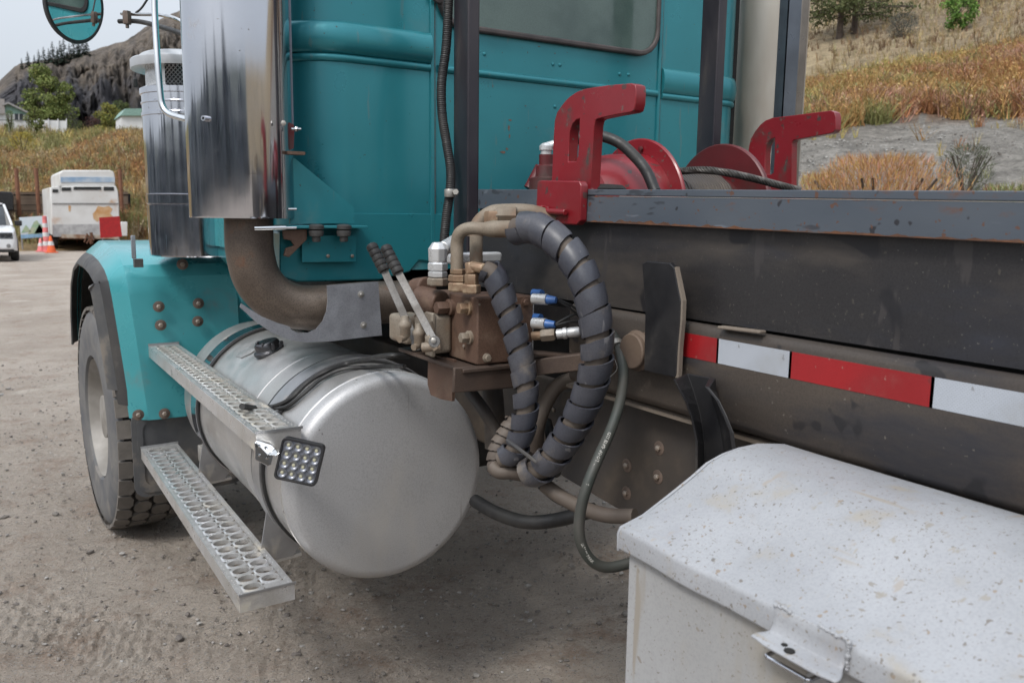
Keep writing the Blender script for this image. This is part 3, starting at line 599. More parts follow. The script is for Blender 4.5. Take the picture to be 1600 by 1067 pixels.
# ---- perforated steps -----------------------------------------------------------------------
def step(name, x0, x1, y0, y1, z, tilt, hgt, mtop, mside, pitch, rhole, parent, label):
    root = empty(name, ((x0+x1)/2, (y0+y1)/2, z), parent); root['label'] = label
    def W(x, y, dz=0): return V(x, y, z + (x-x0)*tilt + dz)
    mg = .018; ncol = 2; cw = ((x1-x0)-2*mg)/ncol; nrow = int((y1-y0-.03)/pitch); b = B()
    def cell(xa, xb, ya, yb):
        cx, cy = (xa+xb)/2, (ya+yb)/2; n = 16; outer = []; hole = []; low = []; mid = []
        for i in range(n):
            a = 2*math.pi*(i+.5)/n; c, s = math.cos(a), math.sin(a)
            k = 1/max(abs(c)/((xb-xa)/2), abs(s)/((yb-ya)/2))
            outer.append(b.verts.new(W(cx+c*k, cy+s*k)))
            rx = min(rhole*1.12, (xb-xa)/2-.003)
            mid.append(b.verts.new(W(cx+c*rx, cy+s*rhole, .0026))); hole.append(b.verts.new(W(cx+c*(rx-.0022), cy+s*(rhole-.0022), .0022))); low.append(b.verts.new(W(cx+c*(rx-.003), cy+s*(rhole-.003), -.010)))
        for i in range(n):
            j = (i+1) % n
            for r0, r1 in ((outer, mid), (mid, hole), (hole, low)): b.faces.new((r0[i], r0[j], r1[j], r1[i]))
        for cs in ((xa, ya), (xb, ya), (xa, yb), (xb, yb)):
            pass
    for c in range(ncol):
        off = 0 if c == 0 else pitch/2
        for r in range(nrow - (c == 1)):
            ya = y0+.015+off+r*pitch; cell(x0+mg+c*cw, x0+mg+(c+1)*cw, ya, ya+pitch)
    bmesh.ops.remove_doubles(b, verts=b.verts, dist=.0006)
    grip = b
    b = B()                                      # the folded channel round the grip: margins, front, back and end faces
    def quad(*p): b.faces.new([b.verts.new(q) for q in p])
    e = .0
    yA = y0+.015; yB = y0+.015+nrow*pitch
    quad(W(x0, y0), W(x0+mg, y0), W(x0+mg, y1), W(x0, y1)); quad(W(x1-mg, y0), W(x1, y0), W(x1, y1), W(x1-mg, y1))
    quad(W(x0+mg, y0), W(x1-mg, y0), W(x1-mg, yA), W(x0+mg, yA)); quad(W(x0+mg, yB), W(x1-mg, yB), W(x1-mg, y1), W(x0+mg, y1))
    quad(W(x0+mg+cw, y0+.015), W(x1-mg, y0+.015), W(x1-mg, y0+.015+pitch/2), W(x0+mg+cw, y0+.015+pitch/2))
    quad(W(x0+mg+cw, yB-pitch/2), W(x1-mg, yB-pitch/2), W(x1-mg, yB), W(x0+mg+cw, yB))
    for xa in (x0, x1): quad(W(xa, y0), W(xa, y1), W(xa, y1, -hgt), W(xa, y0, -hgt))
    for ya in (y0, y1): quad(W(x0, ya), W(x1, ya), W(x1, ya, -hgt), W(x0, ya, -hgt))
    bmesh.ops.remove_doubles(b, verts=b.verts, dist=.0005)
    o = obj('channel', b, mside, root, smooth=False)
    so_ = o.modifiers.new('solid', 'SOLIDIFY'); so_.thickness = .0035; so_.offset = -1
    bv = o.modifiers.new('bevel', 'BEVEL'); bv.width = .003; bv.segments = 2; bv.limit_method = 'ANGLE'
    b = B(); barbox(b, W(x0-.001, y1, .004), W(x1+.003, y1, .004), .006, .010); obj('end_lip', b, STRAP, root)
    b = B(); barbox(b, W(x0-.001, y0, .0035), W(x1+.004, y0, .0035), .004, .007)
    obj('end_lip', b, STRAP, root)
    b = grip
    yy = y0+.03
    while yy < y1-.02:
        for xa in (x0+.009, x1-.009, (x0+x1)/2):
            lathe(b, W(xa, yy, -.0005), (0, 0, 1), [(.0022, 0), (.0016, .0012), (0, .0016)], 6, cap=False)
        yy += pitch/2
    obj('grip_plate', b, mtop, root, angle=25)
    return root
zl = 1.65-1.047
PL0 = PZ(376.3, 931.3, zl); PL1 = PZ(221, 700.8, zl)
low = step('lower_step', (PL0.x+PL1.x)/2-.004, PZ(451, 904.6, zl).x+.003, PL0.y-.005, PL1.y, zl, 0.02, .046, STEPM, STEPM, .0605, .0235, T, 'lower perforated aluminium step with see-through oval holes')
zu = 1.65-.592
PU0 = PZ(398, 677.2, zu); PU1 = PZ(231.6, 540.3, zu)
upp = step('upper_step', (PU0.x+PU1.x)/2, PZ(478.4, 673.4, zu).x-.003, PU0.y-.01, PU1.y, zu, -.0, .05, STEPD, STEPM, .0575, .0225, T, 'upper perforated aluminium step packed with pale grime')
def bracket(name, pts, off, parent, m=STRAP):
    b = B(); plate(b, pts, off); return obj(name, b, m, parent, smooth=False, bev=.001)
for y in (2.52, 3.42):
    bracket('step_bracket', [V(.668, y, zl-.042), V(.668, y, zl-.002), V(.692, y, .735), V(.715, y, .70), V(.80, y, .60), V(.77, y, .56)], (0, .006, 0), T)
    b = B(); barbox(b, (.60, y+.02, zl-.058), (.80, y+.02, .56), .035, .012); obj('step_arm', b, STEPM, T, bev=.002)
    b = B(); plate(b, [V(.60, y, zu-.05), V(.715, y, zu-.05), V(.715, y, zu-.13), V(.68, y, zu-.12)], (0, .006, 0)); obj('step_bracket', b, STRAP, T, smooth=False)
b = B(); box(b, (PL1.x+.02, PL1.y+.002, zl-.03), (PL1.x+.10, PL1.y+.04, zl-.0)); obj('step_clip', b, RIM, T, bev=.003)
b = B(); box(b, (PL1.x+.19, PL1.y-.30, zl-.02), (PL1.x+.25, PL1.y-.24, zl+.05)); obj('step_clip', b, RIM, T, bev=.003)

# ---- square work light ------------------------------------------------------------------------
LO = PD(468, 721, 2.10); ex = (PD(508, 697, 2.11)-PD(444, 683, 2.10)).normalized(); ez = (PD(444, 683, 2.10)-PD(429, 743, 2.10)); ez = (ez-ex*ez.dot(ex)).normalized(); en = ex.cross(ez)
if en.y > 0: en = -en
sz = .0535
lamp = empty('work_light', LO, T)
def LP(u, v_, n_=0): return LO + ex*u + ez*v_ + en*n_
b = B(); plate(b, [LP(u, v_, 0) for u, v_ in fillet_rect(-sz, sz, -sz, sz, .012)], -en*.022, ()); obj('light_housing', b, BLK, lamp, bev=.002)
b = B(); plate(b, [LP(u, v_, 0) for u, v_ in fillet_rect(-sz, sz, -sz, sz, .012)], en*.008, [[LP(u, v_, 0) for u, v_ in fillet_rect(-sz+.006, sz-.006, -sz+.006, sz-.006, .008)]]); obj('light_bezel', b, BLK, lamp, bev=.001)
b = B(); plate(b, [LP(u, v_, .001) for u, v_ in fillet_rect(-sz+.006, sz-.006, -sz+.006, sz-.006, .008)], en*.001); obj('light_board', b, LEDB, lamp)
for i in range(4):
    for j in range(4):
        c = LP((i-1.5)*.0235, (j-1.5)*.0235, .0022); b = B()
        lathe(b, c, en, [(.0108, .0045), (.0085, .002), (.005, .0003), (.0045, .0002)], 16, cap=False); lathe(b, c, en, [(.0046, .0002), (.0036, .003), (0, .0042)], 12, cap=False, mi=1); lathe(b, c, en, [(.0118, .0), (.0118, .0045), (.0108, .0045)], 16, cap=False)
        obj('led_reflector', b, [LEDG, LEDE], lamp)
for k in range(7):
    b = B(); c = LP(-sz*.85+k*sz*.28, 0, -.030); barbox(b, c-ez*sz*.9, c+ez*sz*.9, .003, .018, en); obj('cooling_fin', b, BLK, lamp)
b = B(); lp = [(398, 692), (403, 688), (424, 694), (430, 700), (424, 726), (418, 728), (398, 718)]; plate(b, [PY(*p, PU0.y-.018) for p in lp], (0, .006, 0)); barbox(b, PY(426, 706, PU0.y-.02), LP(-sz, .01, -.01), .03, .004, (0, 1, 0)); cl_ = obj('light_bracket', b, CHROME2, lamp, bev=.0015)
for p in ((405, 697), (405, 711), (416, 700), (417, 715)):
    bolt('bracket_bolt', PY(*p, PU0.y-.019), (0, -1, 0), .0042, cl_, CHROME2, False)

# ---- hydraulic valve block on its bracket ------------------------------------------------------
BX, BY = 1.0, 1.745
def QL(px, py, dx=0.0): return PX(px, py, BX+dx)          # on the side that faces the road
def QF(px, py, dy=0.0): return PY(px, py, BY+dy)          # on the side that faces the camera
vb = empty('hydraulic_valve', QL(746, 520), T)
zt = QL(746, 466).z; zbm = QL(746, 571).z; xr = QF(833, 500).x; yl = QL(704, 480).y
yl2 = QL(645, 470).y
b = B(); box(b, (BX, BY, zbm), (xr, yl+.01, zt)); obj('valve_block', b, BLOCK, vb, bev=.004)
b = B(); box(b, (BX+.012, yl+.012, zbm+.012), (xr-.02, yl2, zt-.012)); obj('valve_section', b, BLOCK, vb, bev=.008, seg=3)
b = B(); box(b, (BX-.055, yl-.012, zbm+.012), (BX-.001, yl+.105, zbm+.112)); obj('valve_body', b, VALVE, vb, bev=.011, seg=4)
b = B(); box(b, (BX-.060, yl-.015, zbm+.006), (BX-.050, yl+.028, zbm+.118)); obj('valve_flange', b, VALVE, vb, bev=.003)
b = B(); box(b, (BX-.075, yl+.115, zbm+.020), (BX-.001, yl2-.0, zbm+.095)); obj('valve_body', b, VALVE, vb, bev=.012, seg=4)
for dy, hh in ((-.004, .012), (.090, .012), (-.004, .098), (.090, .098)):
    bolt('cap_screw', (BX-.055, yl+dy+.004, zbm+hh+.003), (-1, 0, 0), .0042, vb, RUSTB, False)
b = B(); cyl(b, (BX-.058, yl+.06, zbm+.060), (BX-.03, yl+.06, zbm+.060), .030, 20); cyl(b, (BX-.03, yl-.01, zbm+.085), (BX-.03, yl+.10, zbm+.085), .020, 16); obj('valve_bulge', b, VALVE, vb, bev=.003)
# plugs on the road side and face
def hexplug(name, c, axis, r, h, m, parent=vb, collar=1.25):
    b = B(); a = Vector(axis).normalized(); lathe(b, c, a, [(r*collar, 0), (r*collar, h*.25), (r, h*.3)], 20); hexnut(b, Vector(c)+a*h*.3, a, r, h*.7)
    return obj(name, b, m, parent, angle=30)
hexplug('port_plug', QL(733, 481), (-1, 0, 0), .015, .030, FIT); hexplug('port_plug', QL(706, 480, .0), (-1, 0, 0), .017, .045, BLOCK)
hexplug('port_plug', QL(684, 478, .0), (-1, 0, 0), .015, .050, BLOCK); hexplug('port_plug', QL(735, 527), (-1, 0, 0), .0135, .028, VALVE)
hexplug('port_plug', QF(760, 559), (0, -1, 0), .009, .012, VALVE); hexplug('port_plug', QF(820, 472), (0, -1, 0), .009, .010, BLOCK)
bolt('cap_screw', QF(749, 476), (0, -1, 0), .003, vb, VALVE, False); bolt('cap_screw', QL(726, 541), (-1, 0, 0), .005, vb, RUSTB, False)
b = B(); cyl(b, PD(655, 466, 2.2), PD(690, 475, 2.15), .034, 20); cyl(b, PD(650, 452, 2.25), PD(668, 450, 2.2), .03, 20); obj('solenoid_cap', b, BLOCK, vb, bev=.006, seg=3)
b = B(); cyl(b, PD(664, 505, 2.08), PD(668, 520, 2.08), .02, 12); obj('spool_cap', b, VALVE, vb)
for (x, y) in ((637, 508), (659, 520)):
    b = B(); c = PD(x-4, y, 2.02); lathe(b, c-V(0, 0, .03), (0, 0, 1), [(.010, 0), (.013, .004), (.013, .022), (.016, .026), (.016, .034), (.011, .040), (.009, .052), (0, .054)], 16); cyl(b, c+V(-.0, 0, -.03), c+V(-.02, -.01, -.033), .008, 12); obj('spool_stub', b, VALVE, vb)
# two levers: flat bars with banded grips
def lever(p0, p1, p2, D0, D1, gD):
    a = PD(*p0, D0); g = PD(*p1, D1); e = PD(*p2, gD)
    dn = (a-g).normalized()
    b = B(); barbox(b, a, g-dn*.02, .006, .019, rt*.9+up*.2); lathe(b, a+dn*.003, fw, [(.0, -.006), (.014, -.006), (.014, .006), (0, .006)], 20); lv = obj('lever', b, LEVER, vb, bev=.001)
    b = B(); L_ = (e-g).length; pr = []
    for i in range(5): t0 = L_*i/5; pr += [(.0138, t0+.001), (.0148, t0+.003), (.0148, t0+L_/5-.003), (.0128, t0+L_/5-.001), (.0128, t0+L_/5)]
    pr = [(0, 0)]+pr+[(.011, L_+.002), (0, L_+.003)]
    lathe(b, g, e-g, pr, 18); obj('grip', b, BLACKR, lv)
    bolt('pivot_bolt', a - fw*.007, -fw, .007, lv, ZBOLT, False)
lever((651, 537), (601, 424), (580, 383), 2.06, 2.09, 2.10)
lever((678, 532), (623, 427), (602, 386), 1.985, 2.03, 2.045)
b = B(); cyl(b, PD(660, 543, 2.0), PD(690, 540, 1.99), .012, 12); barbox(b, PD(668, 525, 1.99), PD(683, 547, 1.985), .012, .014); obj('lever_fork', b, VALVE, vb, bev=.002)
# white solenoid wires and connectors on the far side
for (x, y, l) in ((833, 467, 30), (833, 505, 28)):
    b = B(); cyl(b, PD(x, y, 2.05), PD(x+l-8, y+1, 2.03), .0135, 16); cn = obj('sensor', b, WHITEF, vb)
    b = B(); cyl(b, PD(x+l-8, y+1, 2.03), PD(x+l+6, y+2, 2.02), .0115, 12, .008); obj('sensor_boot', b, BLUE, cn)
    b = B(); cyl(b, PD(x, y-9, 2.12), PD(x+l-16, y-8, 2.10), .0105, 12); obj('sensor_boot', b, BLUE, cn)
for i, (x, y, x2, y2) in enumerate(((872, 468, 912, 492), (872, 470, 910, 500), (868, 506, 912, 488), (868, 508, 915, 503))):
    wire('sensor_wire', [PD(x, y, 2.02), PD((x+x2)/2, (y+y2)/2-3, 2.03), PD(x2, y2, 2.06)], .003, BLACKR, vb, 6)
b = B(); box(b, (xr, BY+.002, zbm+.01), (xr+.003, BY+.08, zt-.004)); obj('end_plate', b, WHITEF, vb)
b = B(); a, c = PD(832, 525, 2.04), PD(848, 524, 2.03); cyl(b, a, c, .011, 14); vf = obj('fitting', b, FIT, vb)
b = B(); hexnut(b, PD(846, 524, 2.03), (PD(870, 522, 2.02)-PD(846, 524, 2.03)), .016, .034); obj('fitting_nut', b, VALVE, vf, angle=30)
b = B(); lathe(b, PD(870, 522, 2.02), PD(905, 518, 2.01)-PD(870, 522, 2.02), [(.012, 0), (.012, .014), (.014, .016), (.014, .024), (.011, .026), (.0125, .03), (.0125, .052), (.01, .056)], 18); obj('crimp_ferrule', b, WHITEF, vf)
# fittings standing on top
def stand(name, px, y0, y1, D, secs, m):
    p, q = PD(px, y0, D), PD(px, y1, D); L_ = abs((q-p).z) or .01
    b = B(); lathe(b, p, (0, 0, 1), [(r, t*L_) for r, t in secs], 20); return obj(name, b, m, vb, angle=35)
def hexes(name, px, ys, D, r, m):
    b = B()
    for (ya, yb, k) in ys: hexnut(b, PD(px, ya, D), (0, 0, 1), r*k, abs((PD(px, yb, D)-PD(px, ya, D)).z))
    return obj(name, b, m, vb, angle=30)
hexes('hex_fitting', 684, ((446, 434, 1.0),), 2.12, .027, VALVE)
hexes('elbow_nut', 684, ((433, 424, .9), (423, 410, .93)), 2.12, .027, WHITEF)
b = B(); p = PD(684, 411, 2.12); q = PD(686, 385, 2.12); lathe(b, p, (0, 0, 1), [(.020, 0), (.024, .004), (.025, .036), (.014, .052), (0, .053)], 8, ph=.4); cyl(b, PD(692, 388, 2.12), PD(716, 374, 2.20), .017, 12); obj('elbow_fitting', b, WHITEF, vb, angle=30, bev=.003)
hexes('hex_fitting', 716, ((455, 441, 1.05), (440, 429, 1.05), (428, 420, .85)), 2.03, .023, FIT)
hexes('hex_fitting', 737, ((458, 444, 1.0), (444, 428, .78)), 1.99, .022, FIT)
b = B(); cyl(b, PD(737, 428, 1.99), PD(735, 410, 1.99), .015, 8); cyl(b, PD(735, 416, 1.99), PD(757, 420, 1.97), .013, 8); obj('elbow_fitting', b, FIT, vb, bev=.003)
b = B(); box(b, PD(694, 412, 2.22), PD(786, 394, 2.27)); obj('white_manifold', b, WHITEF, vb, bev=.008, seg=3)
b = B(); cyl(b, PD(694, 395, 2.2), PD(712, 378, 2.26), .022, 14); obj('hose_end', b, GREYR, vb)
hexes('hex_fitting', 775, ((468, 455, 1.0),), 2.16, .016, BLOCK)
# bent steel pipes
b = B(); tube(b, [PD(714, 424, 2.03), PD(714, 400, 2.03), PD(714, 380, 2.03), PD(719, 364, 2.02), PD(735, 357, 2.01), PD(765, 358, 1.99), PD(815, 358, 1.95)], .0188, 18, 8, rfun=lambda s: .0155+.0045*min(1, max(0, (s-.16)/.02))); obj('steel_pipe', b, PIPE, vb)
b = B(); cyl(b, PD(744, 415, 2.08), PD(744, 370, 2.08), .0165, 16); obj('steel_pipe', b, PIPE, vb)
b = B(); tube(b, [PD(742, 372, 2.12), PD(748, 350, 2.12), PD(765, 335, 2.12), PD(785, 331, 2.12), PD(830, 332, 2.12), PD(870, 345, 2.12)], .020, 14); obj('steel_pipe', b, PIPE, vb)
hexes('hex_fitting', 770, ((353, 330, 1),), 2.10, .022, FIT); b = B(); cyl(b, PD(775, 337, 2.1), PD(806, 337, 2.1), .024, 8); obj('pipe_nut', b, PIPE, vb, angle=30)
# bracket shelf below
zsh = zbm-.004
b = B(); plate(b, [V(BX-.045, BY-.012, zsh), V(BX-.045, yl2, zsh), V(1.245, yl2, zsh), V(1.245, BY-.012, zsh)], (0, 0, -.010)); bk = obj('valve_shelf', b, BRK, vb, bev=.002)
b = B(); plate(b, [QL(669, 553, -.02), QL(668, 600, -.02), QL(673, 617, -.02), QL(690, 624, -.02), QL(706, 627, -.02), QL(709, 572, -.02), QL(709, 562, -.02)], (.008, 0, 0)); obj('bracket_leg', b, BLOCK, vb, smooth=False)
b = B(); barbox(b, QF(708, 594, .0), QF(835, 584, .0), .010, .062, (0, 0, 1)); barbox(b, PD(826, 574, 2.02), PX(985, 556, 1.26), .03, .04); obj('bracket_beam', b, BRK, vb, bev=.003)
b = B(); barbox(b, PD(826, 551, 2.0), PD(900, 556, 2.06), .05, .008); obj('bracket_beam', b, BRK, vb, bev=.002)

# ---- hoses in spiral guard --------------------------------------------------------------------
h1 = [(806, 358), (835, 356), (865, 372), (893, 400), (913, 435), (926, 475), (933, 520), (932, 565), (923, 605), (904, 650), (878, 695), (850, 728), (822, 742)]
d1 = [1.94, 1.90, 1.86, 1.83, 1.81, 1.80, 1.80, 1.81, 1.83, 1.86, 1.90, 1.93, 1.96]
P1 = [PD(x, y, d) for (x, y), d in zip(h1, d1)]
hz = empty('large_hydraulic_hose', P1[6], T)
b = B(); tube(b, P1, .026, 16, 8); obj('hose_core', b, HOSEB, hz)
b = B(); spiral_wrap(b, P1, .0365, .051, .82, seed=2); obj('spiral_guard', b, WRAP, hz)
h2 = [(757, 421), (770, 428), (783, 455), (797, 495), (809, 535), (818, 580), (822, 620), (819, 660), (810, 692), (796, 712), (782, 718)]
P2 = [PD(x, y, 1.97-.004*i if i < 6 else 1.95+.01*(i-6)) for i, (x, y) in enumerate(h2)]
hz2 = empty('small_hydraulic_hose', P2[5], T)
b = B(); tube(b, P2, .021, 14, 8); obj('hose_core', b, HOSEB, hz2)
b = B(); spiral_wrap(b, P2, .0305, .047, .80, seed=5); obj('spiral_guard', b, WRAP, hz2)
P3 = [PD(*p, 2.02) for p in ((776, 728), (776, 712), (781, 695), (795, 672), (805, 655))]
b = B(); tube(b, P3, .017, 12); h3 = obj('hose', b, HOSEB, T); b = B(); spiral_wrap(b, P3, .0235, .020, .80, thick=.003); obj('spiral_guard', b, HOSEB, h3)
b = B(); tube(b, [PD(769, 728, 2.0), PD(780, 737, 1.99), PD(800, 738, 1.99), PD(826, 744, 2.0)], .017, 12); obj('hose', b, HOSEB, T)
b = B(); tube(b, [PD(793, 688, 1.925), PD(812, 702, 1.895), PD(838, 722, 1.885)], .0045, 8); obj('cable_tie', b, GREYR, T)
for nm, pts, r, m in (
    ('hose', [PD(903, 590, 2.2), PD(872, 602, 2.2), PD(852, 632, 2.2), PD(840, 668, 2.2), PD(838, 700, 2.25)], .020, HOSEB),
    ('hose', [PD(733, 610, 2.35), PD(755, 640, 2.3), PD(775, 672, 2.28), PD(788, 700, 2.25)], .018, FRAMEM),
    ('hose', [PD(768, 600, 2.4), PD(772, 640, 2.4), PD(774, 700, 2.4)], .030, FRAMEM),
    ('hose', [PD(850, 757, 1.97), PD(880, 778, 1.95), (PD(915, 795, 1.93)), PD(950, 805, 1.9), PD(992, 806, 1.86)], .0175, HOSEB),
    ('hose', [PD(845, 757, 2.05), PD(870, 778, 2.05), PD(900, 790, 2.05), PD(935, 800, 2.05)], .012, BLACKR),
    ('hose', [PD(742, 782, 2.55), PD(775, 801, 2.45), PD(820, 815, 2.35), PD(870, 812, 2.3), PD(930, 796, 2.25)], .020, BLACKR),
    ('hose', [PD(868, 740, 2.1), PD(862, 690, 2.2), PD(855, 660, 2.3)], .014, BLACKR)):
    wire(nm, pts, r, m, T, 12)
g1 = [PD(x, y, d) for x, y, d in ((958, 522, 1.93), (968, 545, 1.90), (974, 585, 1.86), (968, 630, 1.80), (953, 675, 1.76), (935, 715, 1.72), (917, 760, 1.70), (906, 805, 1.70), (907, 845, 1.70), (924, 875, 1.71), (950, 886, 1.72), (990, 878, 1.74))]
gh = wire('green_hose', g1, .0115, HOSEG, T, 14)
def hose_text(txt, pts, size, r, flip=False):
    P_ = smooth_path(pts, 24); 
    cv = bpy.data.curves.new('print', 'FONT'); cv.body = txt; cv.size = size; cv.extrude = .0002; cv.resolution_u = 1
    o = bpy.data.objects.new('print', cv); COL.objects.link(o)
    dg = bpy.context.evaluated_depsgraph_get(); me = bpy.data.meshes.new_from_object(o.evaluated_get(dg)); bpy.data.objects.remove(o)
    P_ = resample(P_, .001); b = B(); b.from_mesh(me)
    for v in b.verts:
        s = v.co.x; i = min(max(int(s/.001), 1), len(P_)-2); p = P_[i]; d = (P_[i+1]-P_[i-1]).normalized()
        side = d.cross((EYE-p).normalized()).normalized(); n_ = side.cross(d)
        if n_.dot(EYE-p) < 0: n_ = -n_
        a = (v.co.y - size*.35)/r; v.co = p + (side*(-math.sin(a)) + n_*math.cos(a))*(r+.0003+v.co.z)
    return obj('hose_print', b, PRINT, gh, smooth=False)
hose_text('SAE 100R17  LOOP GATE 5273', [g1[6], g1[5], g1[4], g1[3], g1[2]], .0095, .0115)
hose_text('SAE100 PARK', [g1[8], g1[9], g1[10], g1[11]], .0085, .0115)
b = B(); lathe(b, PD(962, 538, 1.91), g1[1]-g1[0], [(.016, -.006), (.018, 0), (.016, .008)], 16); obj('hose_clamp', b, ZBOLT, gh)
for i, a in enumerate((-.4, .3, .9)): wire('tie_tail', [PD(958, 555, 1.9), PD(948+8*i, 570+3*i, 1.86), PD(938+6*i, 582+5*i, 1.84)], .0007, ZBOLT, gh, 5)
# round cross tube end behind the hoses
b = B(); c = PX(985, 549, 1.20); cyl(b, c, c+V(.12, 0, 0), .040, 28); lathe(b, c+V(.012, 0, 0), (1, 0, 0), [(.040, 0), (.048, .006), (.040, .014)], 28, cap=False); obj('pivot_tube', b, PIVOT, T, bev=.003)

# ---- hoist bed: members measured on the side plane, run along the truck -----------------------------
def line_at(y1000, y1600, X):
    a, c = PX(1000, y1000, X), PX(1600, y1600, X); k = (c.z-a.z)/(c.y-a.y)
    return lambda Y: a.z + k*(Y-a.y)
def member(name, rows, Y0_, Y1_, m, parent, depth=None, nseg=14, **k):
    fs = [(X, line_at(ya, yb, X)) for ya, yb, X in rows]; secs = []
    for i in range(nseg+1):
        Y = Y0_ + (Y1_-Y0_)*i/nseg; s = [V(X, Y, f(Y)) for X, f in fs]
        if depth is not None: s += [V(depth, Y, s[-1].z), V(depth, Y, s[0].z)]
        secs.append(s)
    b = B(); sweep(b, secs, closed=True); return obj(name, b, m, parent, **k)
bed = empty('hoist_bed', (1.84, .5, 1.3), T)
yf = PX(747, 300, 1.262).y; yr = PX(907, 300, 1.245).y; YE = -3.2
ra = member('side_rail', [(296.2, 298.5, 1.245), (306.3, 314.7, 1.245)], yr, YE, BRGREY, bed, 1.29, bev=.0015)
rb = member('rail_angle', [(307.6, 316.1, 1.2445), (350.3, 379.5, 1.2445)], yr, YE, BRGREY, bed, 1.262, bev=.0012)
member('pale_seam', [(307.0, 315.7, 1.244), (307.9, 316.5, 1.244)], yr-.15, YE, mat('bright_seam', (.45, .45, .44), .4, .5), rb, 1.25)  # thin pale strip along the rail seam
fa, fb = line_at(350.7, 379.9, 1.2436), line_at(350.7, 379.9, 1.2436)
b = B(); secs = []
for i in range(701):
    Y = yr-.004 + (YE-yr)*i/700; hgt_ = max(.0008, .0035+.005*fnoise(Y*3.2, 0, 4, 2)+.005*fnoise(Y*40, 0, 7, 3)); secs.append([V(1.2437, Y, fa(Y)+hgt_), V(1.2437, Y, fa(Y)), V(1.250, Y, fa(Y)), V(1.250, Y, fa(Y)+hgt_)])
sweep(b, secs, closed=True); obj('rusty_lip', b, RUST, rb, smooth=False)
fa = line_at(307.6, 316.1, 1.2443); b = B(); secs = []
for i in range(701):
    Y = yr-.004 + (YE-yr)*i/700; hgt_ = max(.0002, -.0006+.005*fnoise(Y*2.2, 5, 4, 2)+.004*fnoise(Y*34, 3, 7, 3)); secs.append([V(1.24435, Y, fa(Y)-.0004), V(1.24435, Y, fa(Y)-.0004-hgt_), V(1.246, Y, fa(Y)-.0004-hgt_), V(1.246, Y, fa(Y)-.0004)])
sweep(b, secs, closed=True); obj('rust_stain', b, RUST, rb, smooth=False)
member('side_rail', [(297.0, 299.5, 1.262), (334, 352, 1.262)], yf, yr-.002, BRGREY, bed, 1.29, bev=.0015)
member('web', [(330, 350, 1.268), (425, 486, 1.268), (486, 578, 1.2665)], yf, YE, WEB, bed, 1.30)
member('shadow_gap_strip', [(484, 575, 1.30), (500, 600, 1.30)], yf, YE, DARK, bed, 1.32)  # near-black strip, shade between web and channel put in as colour
ych = PX(940, 560, 1.25).y
ch = member('channel', [(489, 585, 1.30), (489.5, 586, 1.262), (491.5, 589, 1.250), (496, 595, 1.243), (504, 608, 1.240), (560, 705, 1.240), (618, 789, 1.241), (623, 797, 1.245), (627, 803.7, 1.258)], ych+.12, YE, CHAN, bed, 1.30)
member('channel_ledge', [(628, 804, 1.275), (634, 812, 1.262), (639, 820, 1.262)], PX(886, 599, 1.27).y, YE, DUSTY, bed, 1.34)
b = B(); box(b, (1.275, YE, .93), (1.32, 2.1, 1.13)); 
FX = 1.32
lp = [(905, 607), (980, 630), (1082, 662), (1092, 672), (1093, 760), (1085, 830), (985, 803), (960, 792), (880, 745), (868, 735), (868, 640), (880, 612)]
b.free(); b = B(); plate(b, [PX(*p, FX-.012) for p in lp], (.012, 0, 0)); fp_ = obj('frame_plate', b, FRAMEM, bed, smooth=False, bev=.003)
b = B(); plate(b, [V(FX, 2.3, 1.19), V(FX, YE, 1.19), V(FX, YE, .92), V(FX, 1.5, .92), V(FX, 1.85, 1.00), V(FX, 2.3, 1.06)], (.03, 0, 0)); obj('sub_frame', b, FRAMEM, bed, smooth=False)
for p in ((1030, 700), (980, 727), (1028, 745), (979, 770)): bolt('frame_bolt', PX(*p, FX-.012), (-1, 0, 0), .0095, fp_, RUSTB)
for p in ((866, 640), (868, 668)): bolt('frame_bolt', PX(*p, FX-.0), (-1, 0, 0), .006, fp_, RUSTB, False)
# reflective tape
def tape(x0, x1, m, i):
    f1 = line_at(507.2+0, 614.2, 1.2392); f2 = line_at(542.3, 666.8, 1.2392)
    ya = PX(x0, 540, 1.2392).y; yb_ = PX(x1, 600, 1.2392).y if x1 < 1700 else PX(1600, 640, 1.2392).y-.06
    b = B(); sweep(b, [[V(1.2392, ya, f1(ya)), V(1.2392, ya, f2(ya)), V(1.2397, ya, f2(ya)), V(1.2397, ya, f1(ya))], [V(1.2392, yb_, f1(yb_)), V(1.2392, yb_, f2(yb_)), V(1.2397, yb_, f2(yb_)), V(1.2397, yb_, f1(yb_))]], closed=True)
    o = obj('reflective_tape', b, m, ch, smooth=False); o['label'] = ('red' if m is TRED else 'white')+' stretch of reflective tape'
tape(1066, 1120, TRED, 0); tape(1120, 1234.5, TWHITE, 1); tape(1234.5, 1460, TRED, 2); tape(1460, 1800, TWHITE, 3)
# weld tab on the channel
b = B(); barbox(b, PX(1126, 511, 1.236), PX(1192, 519, 1.236), .02, .006, (0, 0, 1)); obj('weld_tab', b, DUSTY, ch, bev=.002)
